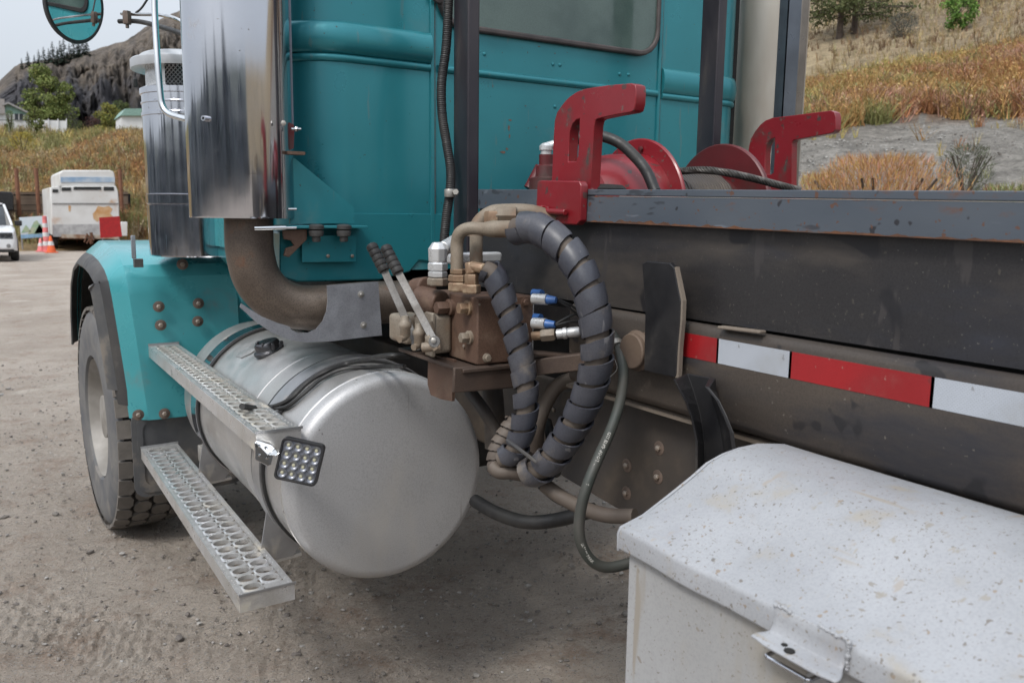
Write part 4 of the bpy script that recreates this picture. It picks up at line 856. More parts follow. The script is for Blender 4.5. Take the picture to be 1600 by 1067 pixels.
# two black guide plates
lp = [(1003, 413), (1010, 408), (1046, 411), (1053, 418), (1058, 445), (1063, 470), (1062, 500), (1058, 545), (1056, 585), (1054, 590), (1006, 579), (1008, 480), (1005, 440)]
b = B(); plate(b, [PX(*p, 1.205) for p in lp], (.012, 0, 0)); gp = obj('guide_plate', b, BLK, bed, smooth=False, bev=.002)
b = B(); plate(b, [PX(*p, 1.207) for p in ((1053, 418), (1056, 417), (1062, 445), (1067, 470), (1066, 500), (1062, 545), (1060, 590), (1054, 590), (1058, 545), (1062, 500), (1063, 470), (1058, 445))], (.010, 0, 0)); obj('guide_edge', b, DUSTY, gp, smooth=False)
S = [((1055, 594), (1074, 584), (1108, 590), (1101, 604)), ((1063, 610), (1082, 606), (1110, 612), (1118, 625)), ((1074, 630), (1090, 632), (1117, 640), (1130, 650)), ((1083, 655), (1096, 660), (1125, 668), (1140, 675)), ((1090, 690), (1100, 695), (1130, 700), (1144, 705)), ((1090, 745), (1100, 745), (1132, 745), (1146, 745))]
b = B(); secs = []
for s in S:
    f0, f1_, f2_, f3 = PX(*s[0], 1.165), PX(*s[1], 1.215), PX(*s[2], 1.215), PX(*s[3], 1.165)
    f3 = PX(*s[3], 1.175)
    secs.append([f0, f1_, f2_, f3, f3+V(.002, -.009, 0), f2_+V(.009, -.009, 0), f1_+V(.009, .004, 0), f0+V(.002, .009, 0)])
sweep(b, secs, closed=True); obj('guide_channel', b, BLK, bed, smooth=False, bev=.0015)
# deck, far rail, head cross member
b = B(); box(b, (1.30, YE, 1.44), (2.40, 1.75, 1.46)); obj('deck', b, DARK, bed)
b = B(); box(b, (2.43, YE, 1.2), (2.49, 2.15, 1.69)); obj('far_rail', b, WEB, bed, bev=.004)
b = B(); box(b, (1.30, 2.10, 1.30), (2.43, 2.16, 1.62)); obj('cross_member', b, WEB, bed, bev=.004)

# ---- head rack posts, conduit --------------------------------------------------------------------------
def post(xl, xr_, y0, y1, z0):
    b = B(); box(b, (xl, y0, z0), (xr_, y1, 3.3)); return obj('rack_post', b, POST, bed, bev=.006, seg=3)
post(1.280, 1.321, 2.30, 2.395, 1.30); post(2.323, 2.364, 2.30, 2.39, 1.35)
cpts = [(702, -30), (700, 20), (697, 75), (690, 130), (691, 180), (698, 225), (704, 265), (703, 300), (698, 335), (694, 375), (694, 392)]
Pc = [PD(x, y, 2.58) for x, y in cpts]
b = B(); tube(b, Pc, .0145, 14, 60, rfun=lambda s: .0150 if (s % .006) < .0035 else .0134); cd = obj('corrugated_conduit', b, BLACKR, T, angle=60)
b = B(); c = PD(703, 302, 2.565); lathe(b, c, (0, 0, 1), [(.0165, -.012), (.0175, -.010), (.0175, .010), (.0165, .012)], 20); hexnut(b, c+rt*.019-fw*.012, -fw, .010, .010); obj('conduit_clamp', b, ZBOLT, cd)
b = B(); lathe(b, PY(684, -4, 2.60), (0, -1, 0), [(.022, 0), (.02, .01), (.008, .014), (0, .015)], 20); obj('rubber_grommet', b, RUBBER, T)

# ---- red hold-down hooks ---------------------------------------------------------------------------------
o1 = [(862, 297), (862, 279), (864, 230), (866.5, 189), (870, 176), (877, 166), (884, 157), (892, 150), (901, 144), (912, 139.5), (930, 136.5), (955, 133), (986, 130.5), (992.5, 133), (994, 142), (993, 162), (990, 173), (986, 175.5), (960, 180), (934, 185.5), (930, 188), (928, 196), (924, 260), (922, 297)]
s1 = [(887.5, 253), (888.5, 225), (890, 205), (894, 194), (900, 187.5), (905.5, 185.4), (904.5, 215), (903, 244), (900, 253)]
hk = empty('hold_down_hook', PX(890, 300, 1.27), T)
b = B(); plate(b, [PX(*p, 1.262) for p in o1], (.030, 0, 0), [[PX(*p, 1.262) for p in s1]]); obj('hook_plate', b, RED, hk, bev=.0018)
b = B(); plate(b, [PX(*p, 1.222) for p in ((840, 283), (844, 282), (905, 283), (908, 290), (906, 345), (900, 352), (872, 350), (838, 330))], (.022, 0, 0)); hb = obj('hook_base', b, RED, hk, bev=.003)
b = B(); barbox(b, PX(822, 329, 1.212), PX(852, 327, 1.212), .022, .018); cyl(b, PX(850, 330, 1.212), PX(884, 332, 1.212), .008, 14); box(b, PX(852, 337, 1.215), PX(856, 323, 1.21)); obj('hook_latch', b, RED, hb, bev=.002)
b = B(); c = PX(945, 292, 1.33); lathe(b, c, (0, 0, 1), [(.05, -.02), (.055, -.005), (.045, .004), (.02, .006), (0, .006)], 20); obj('hook_pad', b, DARK, hk)
o2 = [(1168, 300), (1168, 250), (1170, 230), (1173, 217), (1180, 205), (1188, 195), (1196, 188.5), (1207, 184.5), (1240, 180.5), (1298, 173), (1304, 176), (1306, 184), (1305, 203), (1301, 207.5), (1296, 209), (1260, 215.5), (1240, 219), (1237, 223), (1236, 300)]
s2 = [(1195, 273), (1195.5, 240), (1197, 228), (1201, 221), (1206, 217), (1210.5, 215.5), (1210, 245), (1208.5, 270), (1204, 273)]
hk2 = empty('hold_down_hook', PX(1200, 300, 2.43), T)
b = B(); plate(b, [PX(*p, 2.43) for p in o2], (.030, 0, 0), [[PX(*p, 2.43) for p in s2]]); obj('hook_plate', b, RED, hk2, bev=.0018)
b = B(); o_b = [PX(*p, 2.425) for p in ((1150, 296), (1240, 296), (1240, 330), (1150, 330))]; plate(b, o_b, (.04, 0, 0)); obj('hook_base', b, RED, hk2)

# ---- winch --------------------------------------------------------------------------------------------------
wz, wy = 1.665, 2.0
wn = empty('winch', (1.8, wy, wz), T)
def disc(x, r, name, rim=.014, m=RED):
    b = B(); lathe(b, (x, wy, wz), (1, 0, 0), [(r, 0), (r+.004, .004), (r+.004, rim-.004), (r, rim), (r-.02, rim-.002), (.06, rim-.002)], 56, cap=False); lathe(b, (x, wy, wz), (1, 0, 0), [(0, 0), (r, 0)], 56, cap=False)
    return obj(name, b, m, wn)
disc(1.70, .212, 'drum_flange'); disc(2.05, .215, 'drum_flange', .02, REDD)
b = B(); lathe(b, (1.48, wy, wz), (1, 0, 0), [(0, 0), (.09, .0), (.13, .015), (.155, .06), (.165, .12), (.17, .22), (.19, .222)], 48, cap=False); obj('gear_housing', b, RED, wn)
for k in range(2):
    a = .95+.75*k; bolt('flange_bolt', (1.698, wy+.185*math.cos(a), wz+.185*math.sin(a)), (-1, 0, 0), .009, wn, REDD, False)
b = B(); lathe(b, (1.72, wy, wz), (1, 0, 0), [(.11, 0), (.11, .33)], 40, cap=False); obj('drum', b, REDD, wn)
b = B(); tube(b, [V(1.73+.012*i/16, wy+.118*math.cos(2*math.pi*i/16), wz+.118*math.sin(2*math.pi*i/16)) for i in range(16*24)], .006, 6, 1, cap=True); obj('wound_cable', b, FRAMEM, wn)
lp = [(1040, 272), (1060, 268), (1100, 266), (1140, 271), (1180, 280), (1215, 289), (1250, 298)]
Pw = smooth_path([PD(x, y, (2.66, 2.54, 2.44, 2.41, 2.42, 2.43, 2.44)[i]) for i, (x, y) in enumerate(lp)], 30); fr = path_frames(Pw)
b = B()
for s_ in range(6):
    pts = []; L_ = 0
    for i, (p, d, u, v) in enumerate(fr):
        if i: L_ += (Pw[i]-Pw[i-1]).length
        a = 2*math.pi*s_/6 + L_/.05*2*math.pi*.8; pts.append(p+(u*math.cos(a)+v*math.sin(a))*.0072)
    tube(b, pts, .0042, 6, 0)
obj('steel_cable', b, CABLEM, wn)
b = B(); tube(b, [PD(x, y, d) for x, y, d in ((896, 220, 2.36), (915, 213, 2.36), (940, 213, 2.36), (968, 224, 2.34), (992, 245, 2.32), (1010, 268, 2.3), (1024, 300, 2.28))], .0155, 14); wh = obj('winch_hose', b, BLACKR, wn)
b = B(); cyl(b, PD(886, 226, 2.38), PD(905, 217, 2.36), .015, 14); obj('hose_ferrule', b, WHITEF, wh)
b = B(); lathe(b, PD(853, 247, 2.45), (0, 0, 1), [(.016, 0), (.016, .02), (.02, .022), (.02, .034), (.012, .042), (0, .043)], 14); cyl(b, PD(850, 231, 2.45), PD(866, 226, 2.45), .013, 12); wf = obj('winch_fitting', b, WHITEF, wn)
b = B(); lathe(b, PD(853, 290, 2.45), (0, 0, 1), [(.05, -.02), (.05, .02), (.032, .025), (.030, .055), (.022, .06), (.022, .088), (0, .088)], 16); cyl(b, PD(828, 296, 2.5), PD(846, 262, 2.5), .02, 12); obj('winch_motor', b, REDD, wn)

# ---- tool box ------------------------------------------------------------------------------------------------
YB0, YB1 = .945, -.75
lid_prof = [(.7935, 1.158), (.7895, 1.172), (.7915, 1.178), (.798, 1.1815)] + [(PY(*p, .95).x, PY(*p, .95).z) for p in ((1000, 801), (1040, 770), (1075, 742), (1100, 720), (1125, 706), (1150, 697), (1180, 690.5))] + [(1.15, 1.262), (1.205, 1.238)]
tb = empty('tool_box', (1.0, .1, .9), T)
fz = line_at(0, 0, 1)                                  # (unused placeholder line)
pa, pb = PX(973, 822, .79), PX(1600, 1187, .79)
def lidz(Y): return 0.0
b = B(); secs = []
nY = 40
for i in range(nY+1):
    Y = YB0 + (YB1-YB0)*i/nY
    dent = -.004*math.exp(-((Y-.80)/.05)**2) + .0022*math.sin(Y*9)
    top = [V(x, Y, z + (dent if x < .84 else .0015*fnoise(x*5, Y*4)) ) for x, z in lid_prof]
    if i == 0: top = [p + V(0, -.006 if k > 0 else 0, -.0) for k, p in enumerate(top)]
    bot = [V(.7935+.003, Y, 1.1415+dent), V(.7900, Y, 1.1435+dent)]
    secs.append([V(1.205, Y, 1.205), V(.80, Y, 1.15)] + bot + top[1:])
sweep(b, secs, closed=True); lid = obj('lid', b, WHITEP, tb, bev=.003, seg=3, angle=50)
lp = [(.7905, 1.1415), (.7895, 1.170), (.795, 1.180)] + [(x, z-.001) for x, z in lid_prof[4:]] + [(1.205, 1.205)] + [(x, z-.036) for x, z in reversed(lid_prof[4:-1])]
b = B(); plate(b, [V(x, YB0+.001, z) for x, z in lp], (0, -.005, 0)); obj('lid_end', b, WHITEP, lid, bev=.0015)
b = B(); box(b, (.804, YB1, .56), (1.20, YB0-.012, 1.168)); obj('box_body', b, WHITEV, tb, bev=.004, seg=3)
b = B(); box(b, (1.206, YB1, 1.19), (1.234, YB0-.03, 1.222)); obj('hinge_strip', b, WHITEV, tb, bev=.002)
def LX(px, py, X=.785): return PX(px, py, X)
# hasp: an angle welded to the lid lip
ya, yb_ = LX(1207, 950).y, LX(1322, 1000).y
b = B(); za = 1.178; f0 = .7885
n = 16; za += .004; prof = [(f0, za), (f0-.0008, za-.014), (f0-.002, za-.024), (f0-.006, za-.031), (f0-.012, za-.033), (f0-.024, za-.034), (f0-.034, za-.035)]
secs = []
for i in range(n+1):
    t = i/n; Y = ya+(yb_-ya)*t
    e = .5*(1-math.cos(math.pi*min(1, min(t, 1-t)/.24)))     # rounded outer corners
    row = []
    for k, (x, z) in enumerate(prof):
        fl = 1.0 if k > 3 else 0.0
        xx = x if k < 5 else (prof[4][0] + (x-prof[4][0])*(.80+.20*e))
        yy = Y + (.012 if t < .5 else -.012)*0 + (.009*(1-2*t))*fl*min(1, (k-3)/2)
        row.append(V(xx, yy, z))
    secs.append(row)
sweep(b, secs); hsp = obj('hasp', b, WHITEP, lid); sm_ = hsp.modifiers.new('solid', 'SOLIDIFY'); sm_.thickness = .0035; sm_.offset = 1; bv = hsp.modifiers.new('bevel', 'BEVEL'); bv.width = .001; bv.limit_method = 'ANGLE'
for (t, xo, r) in ((.30, -.016, .0026), (.42, -.022, .0052)):
    Y = ya+(yb_-ya)*t; b = B(); lathe(b, (f0+xo, Y, za-.0335), (0, 0, 1), [(r, -.0), (r, .0007), (0, .0007)], 20, cap=False); lathe(b, (f0+xo, Y, za-.0335), (0, 0, 1), [(r+.0015, 0), (r+.0012, .0009), (r, .0006)], 20, cap=False); obj('hasp_hole', b, DARK, hsp)
rnd = random.Random(4)
for (t0, t1, zz) in ((0, .26, 0), (.62, 1.0, 0)):
    b = B()
    for k in range(int((t1-t0)*46)):
        t = t0+(t1-t0)*k/((t1-t0)*46); ball(b, (f0+.001+rnd.uniform(-.001, .001), ya+(yb_-ya)*t, za+.0005+rnd.uniform(-.001, .001)), .0024+rnd.uniform(-.0006, .0009), 8)
    if t1 == 1.0:
        for k in range(9): ball(b, (f0-.001+rnd.uniform(-.001, .001), yb_-.002, za-.004*k), .0030+rnd.uniform(-.0008, .0008), 8)
    obj('weld_bead', b, WHITEP, hsp)
b = B(); Ym0, Ym1 = LX(1213, 1022, .80).y, LX(1282, 1052, .80).y
pts = [V(.800, Ym0, 1.118), V(.782, Ym0, 1.117), V(.780, Ym0-.004, 1.1165), V(.780, Ym1+.004, 1.1165), V(.782, Ym1, 1.117), V(.800, Ym1, 1.118)]
for q in range(len(pts)-1): cyl(b, pts[q], pts[q+1], .0030, 10)
obj('staple', b, CHROME, tb)
b = B(); lathe(b, (.803, (Ym0+Ym1)/2-.03, 1.096), (-1, 0, 0), [(.022, 0), (.021, .002), (0, .003)], 24, cap=False); obj('staple_plate', b, WHITEV, tb)

# ---- right muffler and its guards --------------------------------------------------------------------------------
mu = empty('far_muffler', (3.03, 2.63, 2.2), T)
b = B(); lathe(b, (3.02, 2.66, 0), (0, 0, 1), [(.138, 1.6), (.148, 1.6), (.148, 3.4), (.138, 3.4)], 48, cap=False); obj('muffler_body', b, BRUSHED, mu)
a0, a1 = PY(1140, 100, 2.66), PY(1152, 100, 2.66)
b = B(); box(b, (a0.x-.002, 2.66, 1.55), (a1.x-.002, 2.67, 3.35)); obj('muffler_bracket', b, DARK, mu)
a0, a1, a2 = PY(1227, 100, 2.50), PY(1247, 100, 2.50), PY(1259, 100, 2.50)
b = B(); box(b, (a0.x, 2.50, 1.3), (a0.x+.004, 2.56, 3.35)); box(b, (a0.x, 2.50, 1.3), (a1.x, 2.504, 3.35)); g_ = obj('heat_guard', b, mat('guard_blue_steel', (.13, .15, .18), .35, .6), mu)
b = B(); box(b, (a1.x-.002, 2.498, 1.3), (a2.x, 2.53, 3.35)); obj('guard_edge', b, mat('guard_edge_steel', (.22, .195, .17), .35, .7), g_, bev=.008)
b = B(); lathe(b, (3.02, 2.66, PY(1190, 268, 2.5).z), (0, 0, 1), [(.149, -.012), (.153, -.010), (.153, .010), (.149, .012)], 48, cap=False); cl2 = obj('muffler_clamp', b, CHROME, mu)
c = PY(1160, 266, 2.50); b = B(); box(b, c-V(.03, .0, .018), c+V(.03, .02, .018)); cyl(b, c+V(.0, 0, 0), c+V(0, -.03, 0), .008, 10); obj('clamp_block', b, BRUSHED, cl2, bev=.004)
b = B(); barbox(b, PD(1142, 297, 2.9), PD(1163, 272, 3.0), .03, .03); obj('teal_brace', b, TEAL, T)

# ---- mirror, its arm, grab bar -----------------------------------------------------------------------------------------
mc = V(.375, 3.93, PY(138, 9, 3.93).z)
nm = V(.345, -.93, -.095).normalized()
hz_, mu_, mv_ = frame_of(nm)
uu = V(0, 0, 1); uu = (uu - nm*uu.dot(nm)).normalized(); ss = nm.cross(uu)
mirr = empty('round_mirror', mc, T)
def MP(a, r, k): return mc + ss*math.cos(a)*r*.90 + uu*math.sin(a)*r*1.18 + nm*k
b = B(); rows = []
for r, k in ((.0, .012), (.03, .0117), (.06, .0108), (.09, .0092), (.118, .007)):
    rows.append([b.verts.new(MP(2*math.pi*i/48, r, k)) for i in range(48)] if r else [b.verts.new(MP(0, 0, k))])
for A_, B_ in zip(rows, rows[1:]):
    for i in range(48):
        b.faces.new((A_[0], B_[i], B_[(i+1) % 48]) if len(A_) == 1 else (A_[i], A_[(i+1) % 48], B_[(i+1) % 48], B_[i]))
obj('mirror_face', b, MIRROR, mirr)
b = B(); secs = [[MP(2*math.pi*i/48, r, k) for r, k in ((.118, .004), (.120, .010), (.128, .010), (.131, .002), (.122, -.03), (.08, -.05), (.0801, -.048), (.118, -.028))] for i in range(49)]
sweep(b, secs); obj('mirror_rim', b, BLACKR, mirr)
b = B(); lathe(b, mc-nm*.049, -nm, [(.085, 0), (.05, .02), (0, .025)], 24); obj('mirror_back', b, BLACKR, mirr)
arm = empty('mirror_arm', (.6, 3.6, 2.55), T)
b = B(); tube(b, [PD(186, 34, 3.45), PD(215, 34, 3.4), PD(250, 42, 3.2), PD(290, 55, 3.0)], .0095, 12); obj('lower_arm', b, BLACKR, arm)
b = B(); tube(b, [PD(190, 22, 3.45), PD(215, 23, 3.4), PD(250, 24, 3.3), (PD(275, 30, 3.1)), PD(300, 45, 3.0)], .0072, 12); obj('chrome_arm', b, CHROME2, arm)
b = B(); tube(b, [PD(212, 21, 3.4), PD(222, 12, 3.4), PD(236, -10, 3.4)], .0045, 8); obj('stay_wire', b, BLACKR, arm)
b = B(); hexnut(b, PD(199, 38, 3.42), (0, 0, 1), .018, .05); cyl(b, PD(199, 44, 3.42), PD(199, 18, 3.42), .007, 10); obj('arm_pivot', b, RUSTB, arm)
b = B(); tube(b, [PD(241, -40, 2.7), PD(242, 20, 2.7), PD(246, 90, 2.7), PD(250, 140, 2.7), PD(254, 165, 2.7), PD(264, 178, 2.69), PD(284, 185, 2.66), PD(296, 188, 2.64)], .0100, 16); obj('grab_bar', b, CHROME2, T)

# ================================================================== THE GROUND AND THE SLOPES
def sstep(a, b_, x): t = min(1, max(0, (x-a)/(b_-a))); return t*t*(3-2*t)
def interp(tab, x):
    if x <= tab[0][0]: return tab[0][1]
    for (x0, y0), (x1, y1) in zip(tab, tab[1:]):
        if x <= x1: return y0 + (y1-y0)*(x-x0)/(x1-x0)
    return tab[-1][1]
TL = [(0, 0), (38, 0), (42, .5), (50, 2.0), (62, 3.6), (75, 4.9), (95, 8.0), (110, 9.9), (135, 10.8), (170, 11), (260, 12)]
TL2 = [(0, 0), (38, 0), (42, .8), (50, 3.3), (62, 5.6), (75, 7.3), (95, 9.0), (110, 10.1), (135, 10.9), (170, 11), (260, 12)]
TR = [(0, 0), (12.5, 0), (16, 1.6), (20, 2.8), (24, 3.9), (28, 5.0), (34, 6.4), (42, 7.9), (60, 14.2), (85, 25), (120, 38), (170, 56), (260, 80)]
TB = [(0, 0), (45, 0), (80, 6), (160, 18), (260, 26)]
def hill_h(x, y):
    d = math.hypot(x, y); az = math.degrees(math.atan2(x, y))
    wl = 1 - sstep(14, 36, az) if az > -60 else 1 - sstep(-60, -110, az)*1.0
    if az < -60: wl = 1 - sstep(60, 110, -az)
    wr = sstep(30, 46, az)*(1-sstep(95, 140, az))
    wb = max(0, 1-wl-wr)
    k_ = sstep(3, 8.5, az)
    h = wl*(interp(TL, d)*(1-k_)+interp(TL2, d)*k_) + wr*interp(TR, d) + wb*interp(TB, d)
    # the right-hand slope climbs to the right
    h += wr*sstep(24, 42, d)*(az-57)*.11
    n_ = fnoise(x*.07, y*.07, 3)*(1.1 if d > 150 else .30) + fnoise(x*.35, y*.35, 9)*.16
    return h + n_*min(1, h/2.5) if h > 0 else h
G_COL = (.195, .168, .145)
def ground_mat():
    m = bpy.data.materials.new('gravel_yard'); m.use_nodes = True; N = m.node_tree.nodes; L = m.node_tree.links; N.clear()
    out = N.new('ShaderNodeOutputMaterial'); b = N.new('ShaderNodeBsdfPrincipled'); L.new(b.outputs[0], out.inputs[0])
    tc = N.new('ShaderNodeTexCoord')
    def noi(s, det=5, r=.6, vec=None):
        n = N.new('ShaderNodeTexNoise'); n.inputs['Scale'].default_value = s; n.inputs['Detail'].default_value = det; n.inputs['Roughness'].default_value = r
        L.new(vec or tc.outputs['Object'], n.inputs['Vector']); return n.outputs[0]
    def rng(src, a, c, o0=0, o1=1):
        q = N.new('ShaderNodeMapRange'); q.inputs[1].default_value = a; q.inputs[2].default_value = c; q.inputs[3].default_value = o0; q.inputs[4].default_value = o1; L.new(src, q.inputs[0]); return q.outputs[0]
    def mix(f, a, c, mode='MIX'):
        x = N.new('ShaderNodeMix'); x.data_type = 'RGBA'; x.blend_type = mode
        if isinstance(f, float): x.inputs[0].default_value = f
        else: L.new(f, x.inputs[0])
        for i, v in ((6, a), (7, c)):
            if isinstance(v, tuple): x.inputs[i].default_value = (*v, 1)
            else: L.new(v, x.inputs[i])
        return x.outputs[2]
    c = mix(rng(noi(.55, 6), .38, .62), (.50, .435, .375), (.38, .32, .268))
    c = mix(rng(noi(2.3, 6, .7), .52, .66), c, (.34, .26, .205))
    c = mix(rng(noi(.9, 3), .60, .72), c, (.56, .505, .44))
    c = mix(rng(noi(14, 6, .75), .56, .70), c, (.25, .205, .168))
    c = mix(rng(noi(38, 6, .8), .56, .70), c, (.24, .20, .165))
    c = mix(rng(noi(27, 6, .8), .56, .66), c, (.50, .45, .40))
    c = mix(rng(noi(95, 3), .58, .66), c, (.36, .345, .325))
    c = mix(rng(noi(130, 3), .62, .70), c, (.07, .06, .055))
    L.new(c, b.inputs['Base Color']); b.inputs['Roughness'].default_value = .92; b.inputs['Specular IOR Level'].default_value = .25
    hts = []
    # tyre-track lugs pressed into the dust near the truck
    mp = N.new('ShaderNodeMapping'); mp.inputs['Rotation'].default_value = (0, 0, RAD(24)); L.new(tc.outputs['Object'], mp.inputs[0])
    wv = N.new('ShaderNodeTexWave'); wv.wave_type = 'BANDS'; wv.bands_direction = 'DIAGONAL'; wv.inputs['Scale'].default_value = 4.2; wv.inputs['Distortion'].default_value = 5; wv.inputs['Detail'].default_value = 2; wv.inputs['Detail Scale'].default_value = 3
    L.new(mp.outputs[0], wv.inputs['Vector'])
    mk = rng(noi(.8, 2), .48, .58)
    mm = N.new('ShaderNodeMath'); mm.operation = 'MULTIPLY'; L.new(wv.outputs[1], mm.inputs[0]); L.new(mk, mm.inputs[1])
    vo = N.new('ShaderNodeTexVoronoi'); vo.feature = 'DISTANCE_TO_EDGE'; vo.inputs['Scale'].default_value = 11; L.new(tc.outputs['Object'], vo.inputs['Vector'])
    ve = rng(vo.outputs['Distance'], 0, .06)
    nrm = None
    for src, st, dist in ((noi(1.7, 4), .9, .12), (mm.outputs[0], .35, .02), (noi(9, 6, .7), 1.0, .06), (noi(34, 6, .8), 1.0, .03), (ve, .22, .008), (noi(170, 4, .7), .6, .004)):
        bn = N.new('ShaderNodeBump'); bn.inputs['Strength'].default_value = st; bn.inputs['Distance'].default_value = dist; L.new(src, bn.inputs['Height'])
        if nrm: L.new(nrm, bn.inputs['Normal'])
        nrm = bn.outputs[0]
    L.new(nrm, b.inputs['Normal']); return m
def track(x, y, x0_, y0_, ang, wd_, lug=.055):
    ca, sa = math.cos(ang), math.sin(ang); u = (x-x0_)*ca+(y-y0_)*sa; v = -(x-x0_)*sa+(y-y0_)*ca; v += .03*math.sin(u*1.3)
    if abs(v) > wd_: return 0
    e = min(1, (wd_-abs(v))/.03); ph = (u + abs(v)*.6)/lug; t = ph-math.floor(ph)
    g_ = 1 if t < .55 else 0; r_ = 1 if (abs(v) % .075) < .055 else 0
    fade = .5+.5*fnoise(x*.9, y*.9, 77)*1.6
    return e*min(1, max(0, fade))*(-.006 + .012*g_*r_)
def ground_z(x, y):
    r = math.hypot(x, y)
    if r > 14: return 0
    h = .018*fnoise(x*.8, y*.8, 1, 2) + .012*fnoise(x*4, y*4, 5, 3) + .010*max(0, fnoise(x*13, y*13, 9, 3))
    h += track(x, y, .8, 1.9, 1.95, .17) + track(x, y, .35, 1.7, 1.2, .15, .06) + track(x, y, -.1, 2.6, 1.75, .16) + track(x, y, 1.6, 2.0, 2.3, .15)
    return h*min(1, (14-r)/4) - .004
b = B(); rr_ = 1.05; R0 = [0, .5, .8]
while rr_ < 13: R0.append(rr_); rr_ *= 1.0085
R0 += [13, 14.5, 17, 20, 26, 34, 45, 60, 90, 150, 300, 700, 1500]
AZ = sorted(set([round(-8+i*.27, 3) for i in range(int(56/.27))] + [-180+i*5 for i in range(72) if not -8 <= -180+i*5 <= 48]))
rings = []; na = len(AZ)
for r in R0:
    rings.append([b.verts.new((r*math.sin(RAD(a)), r*math.cos(RAD(a)), ground_z(r*math.sin(RAD(a)), r*math.cos(RAD(a))))) for a in (AZ if r else AZ[:1])])
for A_, B_ in zip(rings, rings[1:]):
    for i in range(na):
        b.faces.new((A_[0], B_[i], B_[(i+1) % na]) if len(A_) == 1 else (A_[i], B_[i], B_[(i+1) % na], A_[(i+1) % na]))
g = obj('ground', b, ground_mat(), None, angle=180); tag(g, kind='structure')

STONE = mat('pebble', (.33, .315, .295), .85, 0, (.15, .135, .12), 3, contrast=.2)
STONE2 = mat('dark_pebble', (.13, .115, .105), .85, 0, (.20, .18, .16), 3, contrast=.2)
b = B(); rnd = random.Random(11)
ico = []
tmp = B(); bmesh.ops.create_icosphere(tmp, subdivisions=1, radius=1); iv = [v.co.copy() for v in tmp.verts]; ifc = [[v.index for v in f.verts] for f in tmp.faces]; tmp.free()
verts = []; faces = []; mids = []
for k in range(8500):
    az = RAD(rnd.uniform(-8, 50)); d = 1.3 + 9*rnd.random()**1.9
    x, y = d*math.sin(az), d*math.cos(az); r_ = .0022 + .0065*rnd.random()**3 + (.011*rnd.random() if rnd.random() < .05 else 0) + d*.0004
    sx, sy, sz_ = rnd.uniform(.7, 1.5), rnd.uniform(.7, 1.5), rnd.uniform(.4, .8); a = rnd.uniform(0, 6.28); base = len(verts); ca, sa = math.cos(a), math.sin(a)
    mi = int(rnd.random() < .5)
    for v in iv:
        q = v*(1+.25*rnd.uniform(-1, 1)); px, py = q.x*sx*r_, q.y*sy*r_
        verts.append((x+px*ca-py*sa, y+px*sa+py*ca, q.z*sz_*r_ + r_*.25)); 
    for f in ifc: faces.append([base+i for i in f]); mids.append(mi)
me = bpy.data.meshes.new('gravel'); me.from_pydata(verts, [], faces); me.materials.append(STONE); me.materials.append(STONE2)
me.polygons.foreach_set('material_index', mids)
o = bpy.data.objects.new('gravel', me); COL.objects.link(o); tag(o, kind='stuff')

def hill_mat():
    m = bpy.data.materials.new('dry_slope'); m.use_nodes = True; N = m.node_tree.nodes; L = m.node_tree.links; N.clear()
    out = N.new('ShaderNodeOutputMaterial'); b = N.new('ShaderNodeBsdfPrincipled'); L.new(b.outputs[0], out.inputs[0])
    at = N.new('ShaderNodeAttribute'); at.attribute_name = 'col'; tc = N.new('ShaderNodeTexCoord')
    n1 = N.new('ShaderNodeTexNoise'); n1.inputs['Scale'].default_value = 1.6; n1.inputs['Detail'].default_value = 8; n1.inputs['Roughness'].default_value = .75; L.new(tc.outputs['Object'], n1.inputs['Vector'])
    r1 = N.new('ShaderNodeMapRange'); r1.inputs[1].default_value = .35; r1.inputs[2].default_value = .65; r1.inputs[3].default_value = .62; r1.inputs[4].default_value = 1.3; L.new(n1.outputs[0], r1.inputs[0])
    mu_n = N.new('ShaderNodeVectorMath'); mu_n.operation = 'SCALE'; L.new(at.outputs['Color'], mu_n.inputs[0]); L.new(r1.outputs[0], mu_n.inputs['Scale'])
    n2 = N.new('ShaderNodeTexNoise'); n2.inputs['Scale'].default_value = 7; n2.inputs['Detail'].default_value = 6; n2.inputs['Roughness'].default_value = .8; L.new(tc.outputs['Object'], n2.inputs['Vector'])
    r2 = N.new('ShaderNodeMapRange'); r2.inputs[1].default_value = .4; r2.inputs[2].default_value = .6; r2.inputs[3].default_value = .75; r2.inputs[4].default_value = 1.25; L.new(n2.outputs[0], r2.inputs[0])
    m3 = N.new('ShaderNodeVectorMath'); m3.operation = 'SCALE'; L.new(mu_n.outputs[0], m3.inputs[0]); L.new(r2.outputs[0], m3.inputs['Scale'])
    L.new(m3.outputs[0], b.inputs['Base Color']); b.inputs['Roughness'].default_value = .95; b.inputs['Specular IOR Level'].default_value = .15
    bn = N.new('ShaderNodeBump'); bn.inputs['Strength'].default_value = .8; bn.inputs['Distance'].default_value = .25; L.new(n2.outputs[0], bn.inputs['Height']); L.new(bn.outputs[0], b.inputs['Normal'])
    return m
def lerp3(a, c, t): return tuple(a[i]+(c[i]-a[i])*t for i in range(3))
GRAV = (.30, .285, .262); DRYG = (.36, .285, .18); SCREE = (.20, .155, .11); SOIL = (.20, .16, .11); STRAW = (.33, .25, .13); MEAD = (.16, .15, .065); TRACK = (.36, .30, .25)
